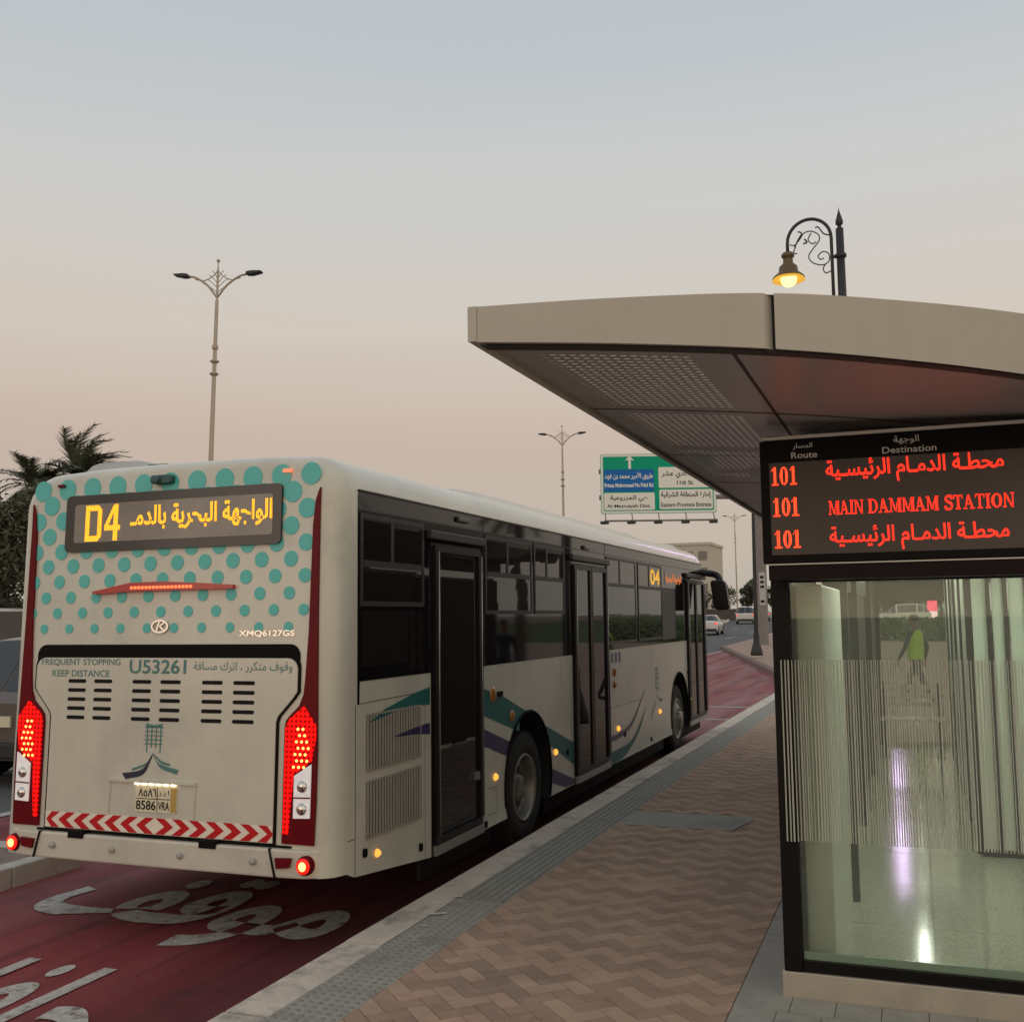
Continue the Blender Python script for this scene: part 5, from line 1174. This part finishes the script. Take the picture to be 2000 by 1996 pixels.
# ================================================================== vehicles
M_tail = emat('car_tail_lit', (1, .06, .03), 1.2, base=(.3, .02, .02)); M_cglass = mat('car_glass', (.012, .013, .014), .04, spec=.9)
M_ctyre = mat('car_tyre', (.02, .02, .02), .8); M_calloy = mat('car_alloy', (.35, .35, .35), .35, metal=.7); M_plast = mat('car_dark_plastic', (.025, .025, .026), .6)
def make_car(label, paint, kind='suv', lit=True, group=None, name='car'):
    """y forward, rear bumper at y=0"""
    t = thing(name, label, 'car', (0, 0, 0), group)
    if kind == 'suv': L, H, W, st = 4.75, 1.80, .94, [(0, .98, .98, .86, .86), (.10, 1.08, 1.10, .92, .86), (.55, 1.10, 1.74, .94, .70), (1.0, 1.10, 1.79, .94, .70), (2.6, 1.08, 1.77, .94, .70), (3.45, 1.06, 1.10, .93, .78), (4.5, .92, .94, .90, .78), (4.72, .70, .71, .84, .76), (4.75, .55, .56, .82, .74)]
    elif kind == 'van': L, H, W, st = 5.2, 2.1, .95, [(0, 1.15, 1.95, .92, .84), (.08, 1.15, 2.08, .95, .84), (3.6, 1.12, 2.10, .95, .82), (4.6, 1.05, 1.12, .93, .84), (5.1, .85, .87, .90, .82), (5.2, .6, .62, .85, .78)]
    else: L, H, W, st = 4.6, 1.45, .90, [(0, .88, .90, .80, .76), (.10, .98, 1.00, .87, .80), (.75, .99, 1.02, .90, .72), (1.35, .98, 1.40, .90, .64), (2.3, .96, 1.45, .90, .64), (3.25, .93, .96, .89, .74), (4.3, .78, .80, .85, .74), (4.58, .55, .56, .78, .70)]
    zb = .26 if kind != 'suv' else .32
    def ring(s): y, zl, zt, wb, wt = s; return [(-wb + .06, y, zb), (-wb, y, zb + .12), (-wb - .01, y, (zb + zl) / 2 + .08), (-wb, y, zl), (-wt, y, zt - .02), (-wt * .8, y, zt + .012), (0, y, zt + .03), (wt * .8, y, zt + .012), (wt, y, zt - .02), (wb, y, zl), (wb + .01, y, (zb + zl) / 2 + .08), (wb, y, zb + .12), (wb - .06, y, zb)]
    rs = [ring(s) for s in st]; n_ = len(rs[0]); v = [p for r_ in rs for p in r_]; mb = MB(); gb = MB()
    for i in range(len(rs) - 1):
        cab = st[i][2] - st[i][1] > .2 or st[i+1][2] - st[i+1][1] > .2; ramp_ = abs(st[i][2] - st[i+1][2]) > .25
        for j in range(n_ - 1):
            q = (i*n_ + j, i*n_ + j + 1, (i+1)*n_ + j + 1, (i+1)*n_ + j)
            mb.add(v, [], 0); mb.f.append([x for x in q]) if False else None
            isg = cab and (j in (3, 8) or (ramp_ and j in (4, 5, 6, 7)))
            mb.add([v[x] for x in q], [(0, 1, 2, 3)], 0, True)
            if isg:
                qs = [Vector(v[x]) for x in q]; c_ = sum(qs, Vector()) / 4; nn = (qs[1] - qs[0]).cross(qs[3] - qs[0])
                if nn.length < 1e-6: continue
                nn.normalize()
                if nn.dot(c_ - Vector((0, L / 2, .9))) < 0: nn = -nn
                e = .10 if j in (3, 8) else .04
                gb.add([tuple(p + (c_ - p) * e + nn * .006) for p in qs], [(0, 1, 2, 3)])
    mb.v = mb.v; mb.add(rs[0], [list(range(n_))], 0); mb.add(rs[-1], [list(range(n_))], 0)
    mb.add([p for r_ in (rs[0], rs[-1]) for p in (r_[0], r_[-1])], [(0, 1, 3, 2)], 0)
    body_ = mb.build('body', paint, t)
    if kind == 'van': gb.add([(-.72, -.004, 1.25), (.72, -.004, 1.25), (.66, -.002, 1.85), (-.66, -.002, 1.85)], [(0, 1, 2, 3)])
    gb.build('window', M_cglass, t)
    for y in (.85, L - .95):
        for s in (1, -1):
            mb = MB(); X = s * (W - .20); mb.lathe([(.001, X), (.33, X), (.345, X + s * .03), (.345, X + s * .19), (.32, X + s * .215), (.24, X + s * .21)], (0, y, .345), 'x', 22); wt_ = mb.build('wheel', M_ctyre, t)
            mb = MB(); mb.lathe([(.24, X + s * .212), (.22, X + s * .195), (.06, X + s * .20), (.001, X + s * .205)], (0, y, .345), 'x', 16); mb.build('rim', M_calloy, wt_)
    for s in (1, -1):
        z0 = st[1][1] - .20; mb = MB(); mb.prism([(s * .66, z0 + .03), (s * .87, z0), (s * .88, z0 + .15), (s * .70, z0 + .13)], 'y', -.025, .06); mb.build('tail_light', M_tail if lit else M_dred, t)
        mb = MB(); mb.box(min(s * (W), s * (W + .17)), max(s * W, s * (W + .17)), L - 1.75, L - 1.62, st[2][1] - .02, st[2][1] + .12); mb.build('wing_mirror', paint, t, bevel=.03)
    mb = MB(); mb.box(-.84, .84, -.07, .05, zb + .02, zb + .22); mb.build('bumper', M_plast, t, bevel=.03)
    mb = MB(); mb.box(-.26, .26, -.03, .0, st[0][1] - .26, st[0][1] - .13); mb.build('licence_plate', mat('plate_white', (0, 0, 0)), t)
    return t
M_cw = mat('car_white_paint', (.72, .71, .69), .25, coat=.6); M_cb = mat('car_bronze_paint', (.15, .125, .11), .3, metal=.4, coat=.6); M_cs = mat('car_silver_paint', (.42, .42, .41), .3, metal=.5, coat=.5)
c1 = make_car('bronze sport utility car at the left edge of the photo beside the bus', M_cb, 'suv', False); c1.location = (-7.35, 4.45, -.004); c1.rotation_euler = (0, 0, R(1))
c2 = make_car('white sport utility car with lit tail lights driving far ahead on the asphalt', M_cw, 'suv'); c2.location = (-13.35, 106.3, tz(106.3)); c2.rotation_euler = (0, 0, R(8))
c3 = make_car('low white saloon car half hidden behind the front of the bus', M_cw, 'saloon'); c3.location = (-11.05, 71.2, tz(71.2)); c3.rotation_euler = (0, 0, R(3))
c4 = make_car('grey saloon car driving just right of the far white utility car', M_cs, 'saloon'); c4.location = (-13.6, 121, tz(121)); c4.rotation_euler = (0, 0, R(8))
c5 = make_car('white panel van in front of the dense tree at the left edge', M_cw, 'van', False, name='panel_van'); c5['category'] = 'van'; c5.location = (-18.6, 16.0, -.005); c5.rotation_euler = (0, 0, R(178)); c5.scale = (1.12, 1.12, 1.12)
c6 = make_car('white estate car parked beyond the lawn seen through the shelter glass', M_cw, 'suv', False); c6.location = (4.4, 86, tz(86) + .17); c6.rotation_euler = (0, 0, R(90))
for k, (x, y, lab) in enumerate(((13.5, 11, 'white utility car parked right of the shelter nearest its end wall'), (13.6, 17.5, 'second white utility car parked right of the shelter'), (13.4, 25, 'white utility car parked right of the shelter farthest along'))):
    copy_tree(c6, (x, y, .163), R(90), lab, 'cars parked right of the shelter')

# ================================================================== trees
M_leaf1 = mat('dark_foliage', (.080, .085, .050), .7, var=.35, scale=1.2); M_leaf2 = mat('olive_foliage', (.095, .098, .056), .7, var=.35, scale=1.2); M_bark = mat('bark', (.10, .075, .055), .9, var=.3, scale=6); M_palm = mat('palm_leaf', (.125, .14, .09), .6, var=.3, scale=2)
def tree(label, loc, h, rx, rz_, n=2600, seed=1, m=None, trunk_h=None, leaf=.22, name='leafy_tree'):
    rn = random.Random(seed); t = thing(name, label, 'tree', (0, 0, 0)); trunk_h = trunk_h or h * .35
    mb = MB(); mb.tube(smooth_path([(0, 0, 0), (.06, .03, trunk_h * .5), (-.04, .05, trunk_h), (.05, 0, h * .7)], 5), [.20 - .007 * i for i in range(16)], 8)
    cl = []
    for k in range(15):
        a_ = rn.uniform(0, 2*PI); rr2 = rx * math.sqrt(rn.random()) * .8; z = trunk_h + (h - trunk_h) * rn.uniform(.12, .86)
        f = 1 - abs((z - trunk_h) / (h - trunk_h) - .45) * .9
        cl.append((rr2 * f * math.cos(a_), rr2 * f * math.sin(a_), z, rn.uniform(.3, .5) * rx * (.6 + .4 * f)))
        mb.tube([(0, 0, trunk_h * rn.uniform(.7, 1)), (cl[-1][0] * .5, cl[-1][1] * .5, (z + trunk_h) / 2 - .1), cl[-1][:3]], [.07, .04, .015], 5)
    mb.build('trunk', M_bark, t)
    mb = MB()
    for k in range(n):
        c_ = rn.choice(cl); d = Vector((rn.gauss(0, 1), rn.gauss(0, 1), rn.gauss(0, .8))); d = d.normalized() * c_[3] * rn.uniform(.35, 1.08) ** .6
        p = Vector(c_[:3]) + d
        if p.z < trunk_h * .6: continue
        u = Vector((rn.gauss(0, 1), rn.gauss(0, 1), rn.gauss(0, 1))).normalized(); w_ = u.cross(Vector((rn.gauss(0, 1), rn.gauss(0, 1), 1))).normalized(); s = leaf * rn.uniform(.5, 1.2)
        mb.add([p - u * s, p + w_ * s * .38, p + u * s, p - w_ * s * .38], [(0, 1, 2, 3)], rn.randrange(2))
    mb.build('crown', [m or M_leaf1, M_leaf2], t, recalc=False); t.location = loc
    return t
def palm(label, loc, h, fr=1.9, n=26, seed=1, wind=(0, 0), name='palm_tree'):
    rn = random.Random(seed); t = thing(name, label, 'palm', (0, 0, 0)); mb = MB()
    k = 22; mb.lathe([(.17 + (.03 if i % 2 else 0) - .03 * i / k, h * i / k) for i in range(k + 1)] + [(.001, h + .1)], (0, 0, 0), 'z', 12); mb.build('trunk', M_bark, t)
    mb = MB()
    for i in range(n):
        az = 2*PI*i*.618 + rn.uniform(-.2, .2); el = rn.uniform(-.25, 1.25); L = fr * rn.uniform(.8, 1.1); pts = []
        p = Vector((0, 0, h)); d = Vector((math.cos(az) * math.cos(el), math.sin(az) * math.cos(el), math.sin(el)))
        for q in range(13):
            pts.append(p.copy()); p = p + d * (L / 12); d = (d + Vector((wind[0] * .09, wind[1] * .09, -.085 - .05 * (q / 12)))).normalized()
        mb.tube(pts, [.022 - .0015 * q for q in range(13)], 4, caps=False)
        for q in range(2, 13):
            for f in (0, .5):
                a_ = pts[q]; b_ = pts[min(12, q + 1)]; o_ = a_ + (b_ - a_) * f; dd = (pts[min(12, q + 1)] - pts[q - 1]).normalized(); sd_ = dd.cross(Vector((0, 0, 1)))
                if sd_.length < .05: sd_ = Vector((1, 0, 0))
                sd_.normalize(); up_ = sd_.cross(dd)
                for s in (1, -1):
                    ln = fr * .31 * (1 - abs(q / 12 - .45) * .9) * rn.uniform(.8, 1.15); e = o_ + (dd * .75 + sd_ * s * .75 + up_ * rn.uniform(-.1, .3) + Vector((wind[0] * .35, wind[1] * .35, -.12))).normalized() * ln
                    w_ = dd * .042 * fr / 1.9
                    mb.add([o_ - w_, o_ + w_, e], [(0, 1, 2)])
    mb.build('crown', M_palm, t, recalc=False); t.location = loc
    return t
tree('dense dark tree filling the left edge behind the bus', (-19.9, 15.5, 0), 5.3, 2.6, 2, 15000, 3, leaf=.115, trunk_h=1.1)
tree('lower bushy dark tree between the dense tree and the palm', (-18.4, 17.6, 0), 4.7, 1.6, 2, 7000, 8, leaf=.11, trunk_h=1.0)
palm('windblown palm with fronds swept right behind the rear corner of the bus', (-20.2, 19.6, 0), 6.2, 1.75, 80, 4, (1.1, .35))
palm('smaller windblown palm with drooping fronds left of the taller palm', (-21.35, 19.0, 0), 6.0, 1.45, 64, 9, (.9, .2))
for k, (x, y, h, rx, lab) in enumerate(((-20.6, 137, 4.6, 2.0, 'dark tree just right of the bus mirror far ahead'), (-19.0, 147, 4.9, 1.4, 'slim dark tree behind the far street light'), (-17.7, 146, 6.2, 1.5, 'tallest dark tree beside the gantry column far ahead'), (-23.2, 133, 3.6, 2.4, 'pale low tree behind the bus mirror far ahead'), (-15.6, 150, 5.0, 1.8, 'dark tree hidden partly by the gantry column far ahead'))):
    tree(lab, (x, y, tz(y)), h, rx, 2, 700, 20 + k, leaf=.34)
palm('palm standing right of the shelter mirrored in the bus door', (9.4, 15.0, .16), 4.4, 1.7, 24, 12, (.2, .5))
palm('tall palm right of the shelter mirrored in the rear window of the bus', (8.5, 26, .16), 5.2, 1.8, 24, 13, (.2, .5))
tree('broad dark tree beyond the lawn seen through the shelter glass', (5.4, 98, tz(98)), 6.0, 3.0, 2, 1200, 31, leaf=.4)
tree('low dark tree beyond the lawn left of the lit advert', (1.2, 104, tz(104)), 5.0, 2.6, 2, 1200, 32, leaf=.4)
for k, (x, y, h, rx, lab) in enumerate(((3.4, 120, 8.5, 4.2, 'tall olive tree beyond the lawn behind the lit advert'), (-.6, 124, 7.5, 3.4, 'tall olive tree beyond the lawn beside the boundary of the pavement'), (8.2, 110, 8.0, 4.0, 'tall olive tree beyond the lawn at the right of the shelter view'))):
    tree(lab, (x, y, tz(y)), h, rx, 2, 2200, 40 + k, leaf=.42, trunk_h=1.6)
# hedge and wall along the road far ahead
mb = MB(); mb.box(-26.5, -15.3, 131, 131.4, 1.0, 2.6); wl = mb.build('boundary_wall', mat('dark_wall', (.10, .085, .07), .9, var=.2, scale=1), None, (-20, 131, 1)); tag(wl, 'low dark boundary wall along the far side of the road', 'wall')
mb = MB(); hr = random.Random(2)
for q in range(2600):
    p = Vector((hr.uniform(1.2, 14), 55 + hr.uniform(0, 1.4), .16 + tz(55) + hr.uniform(0, 1.25))); u = Vector((hr.gauss(0, 1), hr.gauss(0, 1), hr.gauss(0, 1))).normalized() * .13; w_ = u.orthogonal() * .5
    mb.add([p - u, p + w_, p + u, p - w_], [(0, 1, 2, 3)], hr.randrange(2))
hd = mb.build('hedge', [mat('soft_green_leaf', (.13, .16, .075), .7, var=.3, scale=1), mat('fresh_green_leaf', (.15, .20, .07), .7, var=.3, scale=1)], None, (7, 55.5, .3), recalc=False); tag(hd, 'clipped green hedge between the far paving and the lawn', 'hedge')

# ================================================================== buildings
M_wallb = mat('beige_render', (.62, .555, .47), .85, var=.08, scale=.3); M_win = mat('building_window', (.22, .20, .18), .3)  # wall and window tones lightened to imitate distance haze
def building(label, x0, x1, y0, y1, z0, h, face, rows, cols, name='office_building', wall=None):
    t = thing(name, label, 'building', ((x0 + x1) / 2, (y0 + y1) / 2, z0))
    mb = MB(); mb.box(x0, x1, y0, y1, z0 - 1, z0 + h); mb.build('wall', wall or M_wallb, t)
    mb = MB(); mb.box(x0 - .2, x1 + .2, y0 - .2, y1 + .2, z0 + h + .003, z0 + h + .5); mb.build('parapet', wall or M_wallb, t)
    for r_ in range(rows):
        for c_ in range(cols):
            z = z0 + 1.2 + r_ * (h - 1) / rows; mb = MB()
            if face == 'y': w_ = (x1 - x0) / cols; mb.box(x0 + (c_ + .2) * w_, x0 + (c_ + .8) * w_, y0 - .05, y0 + .2, z, z + (h - 1) / rows * .55)
            else: w_ = (y1 - y0) / cols; mb.box(x0 - .05, x0 + .2, y0 + (c_ + .2) * w_, y0 + (c_ + .8) * w_, z, z + (h - 1) / rows * .55)
            mb.build('window', M_win if (r_ * 7 + c_ * 3) % 5 or face == 'y' else emat('lit_shop_window', (1, .78, .42), 2.2), t)
    return t
building('pale beige block rising above the front of the bus in the distance', -43, -32.2, 192, 206, 1.7, 13.2, 'y', 4, 4)
building('low beige shop building with lit windows opposite the bus stop', 27, 36, -12, 46, .1, 7.5, 'x', 2, 14, 'shop_building')
# lit displays
ad = thing('advert_panel', 'small glowing red and white advert panel beyond the lawn seen through the shelter', 'advertisement', (4.55, 92, tz(92)))
mb = MB(); mb.box(4.15, 5.05, 92, 92.2, tz(92) + .5, tz(92) + 2.5); mb.build('case', M_post, ad)
mb = MB(); mb.box(4.2, 5.0, 91.97, 91.995, tz(92) + 1.3, tz(92) + 2.45); mb.build('red_screen', emat('advert_red', (1, .08, .16), 1.6), ad)
mb = MB(); mb.box(4.2, 5.0, 91.97, 91.995, tz(92) + .55, tz(92) + 1.28); mb.build('white_screen', emat('advert_white', (1, .62, .70), 1.5), ad)
mb = MB(); mb.box(4.55, 4.65, 92.02, 92.18, tz(92), tz(92) + .5); mb.build('post', M_post, ad)
tw = thing('led_tower', 'tall lavender LED column standing ahead of the bus stop behind the canopy', 'LED display', (1.2, 90, tz(90)))
mb = MB(); mb.box(.6, 2.0, 90, 90.6, tz(90), 24.5); mb.build('mast', M_post, tw)
mb = MB(); mb.box(.85, 1.75, 89.95, 89.995, 11.5, 24); mb.build('screen', emat('lavender_led', (.74, .50, 1), 10), tw)

# ================================================================== people
M_skin = mat('skin', (.20, .115, .08), .6); M_hair = mat('dark_hair', (.012, .010, .010), .7); M_hv = mat('hi_vis_yellow', (.42, .62, .05), .6); M_navy = mat('dark_trousers', (.022, .024, .032), .8, var=.15, scale=8); M_shirt = mat('dark_shirt', (.028, .030, .045), .8, var=.15, scale=8); M_shoe = mat('black_shoe', (.012, .012, .012), .5)
def person(label, loc, rz, walk, top_m, vest=None, h=1.74):
    root = thing('person', label, 'person', (0, 0, 0)); s = h / 1.74
    V, E_, Rr = [], [], []
    def n_(p, r, par=None):
        V.append(tuple(x * s for x in p)); Rr.append(r); 
        if par is not None: E_.append((par, len(V) - 1))
        return len(V) - 1
    pel = n_((0, 0, .93), (.155, .115)); wa = n_((0, .0, 1.08), (.145, .105), pel); ch = n_((0, .01, 1.27), (.165, .12), wa); sh_ = n_((0, 0, 1.42), (.13, .10), ch)
    nk = n_((0, .005, 1.50), (.055, .058), sh_); hd0 = n_((0, .02, 1.575), (.072, .085), nk); hd1 = n_((0, .025, 1.66), (.078, .097), hd0); n_((0, .015, 1.72), (.055, .07), hd1)
    n_((0, .118, 1.625), (.012, .014), hd0); 
    for sx in (1, -1):
        f = walk * sx
        e1 = n_((sx * .075, .015, 1.625), (.012, .02), hd0)
        hp = n_((sx * .095, .0, .88), (.095, .10), pel); kn = n_((sx * .10, .22 * f + .03, .50), (.062, .068), hp); an = n_((sx * .10, .30 * f - (.10 if f < 0 else 0), .09), (.042, .05), kn); he = n_((sx * .10, .28 * f - (.10 if f < 0 else 0), .045), (.042, .045), an); n_((sx * .115, .28 * f + .15 - (.10 if f < 0 else 0), .035), (.04, .03), he)
        so_ = n_((sx * .19, 0, 1.40), (.062, .066), sh_); el_ = n_((sx * .245, -.10 * f - .02, 1.13), (.044, .046), so_); wr_ = n_((sx * .235, -.16 * f + .08, .90), (.030, .034), el_); pa = n_((sx * .23, -.18 * f + .11, .83), (.022, .040), wr_)
        for q in range(4): k1 = n_((sx * (.225), -.18 * f + .085 + q * .020, .765 - (.006 if q in (1, 2) else 0)), (.009, .009), pa); n_((sx * .212, -.18 * f + .092 + q * .020, .725 - (.006 if q in (1, 2) else 0)), (.008, .008), k1)
        th = n_((sx * .215, -.18 * f + .155, .80), (.010, .010), pa); n_((sx * .21, -.18 * f + .165, .765), (.009, .009), th)
    me = bpy.data.meshes.new('body'); me.from_pydata(V, E_, []); o = bpy.data.objects.new('body', me); COL.objects.link(o)
    md = o.modifiers.new('skin', 'SKIN'); md.branch_smoothing = .4
    if not me.skin_vertices: me.update()
    sv = me.skin_vertices[0].data
    for i, r_ in enumerate(Rr): sv[i].radius = (r_[0] * s, r_[1] * s); sv[i].use_root = (i == 0)
    sb = o.modifiers.new('sub', 'SUBSURF'); sb.levels = 2; sb.render_levels = 2
    bpy.context.view_layer.update(); nm = bpy.data.meshes.new_from_object(o.evaluated_get(bpy.context.evaluated_depsgraph_get())); o.modifiers.clear(); o.data = nm; bpy.data.meshes.remove(me)
    for m_ in (M_skin, top_m, M_navy, M_shoe): nm.materials.append(m_)
    for p in nm.polygons:
        x, y, z = (p.center / s); p.use_smooth = True
        arm = abs(x) > .205 and z < 1.2
        p.material_index = 0 if (z > 1.47 or (abs(x) > .18 and z < .92 and z > .7)) else 1 if (z > .96 or (abs(x) > .19 and z > .9)) else 3 if z < .085 else 2
    o.parent = root
    mb = MB(); mb.ball((0, .005 * s, 1.685 * s), .092 * s, 8, sc=(.98, 1.14, .86)); 
    mb.v = [(a_, b_, max(c_, (1.655 + (.03 if b_ > .05 else -.03)) * s)) for a_, b_, c_ in mb.v]; mb.build('hair', M_hair, root)
    if vest:
        mb = MB(); ring = [(z, rx, ry) for z, rx, ry in ((.88, .185, .15), (1.08, .178, .145), (1.27, .20, .158), (1.40, .19, .135), (1.455, .12, .10))]; v = []
        for z, rx, ry in ring: v += [(rx * s * math.cos(2*PI*q/20), ry * s * math.sin(2*PI*q/20) + .01, z * s) for q in range(20)]
        mb.add(v, [(i*20 + q, i*20 + (q+1) % 20, (i+1)*20 + (q+1) % 20, (i+1)*20 + q) for i in range(4) for q in range(20)], 0, True); mb.build('vest', vest, root)
    root.location = loc; root.rotation_euler = (0, 0, rz); return root
person('person in a bright yellow hi-vis vest walking on the paving beyond the shelter', (3.2, 17.0, .163), R(60), .9, M_shirt, M_hv)
person('person in dark clothing standing right of the shelter mirrored in the bus window', (4.35, 13.9, .163), R(150), .1, M_shirt)
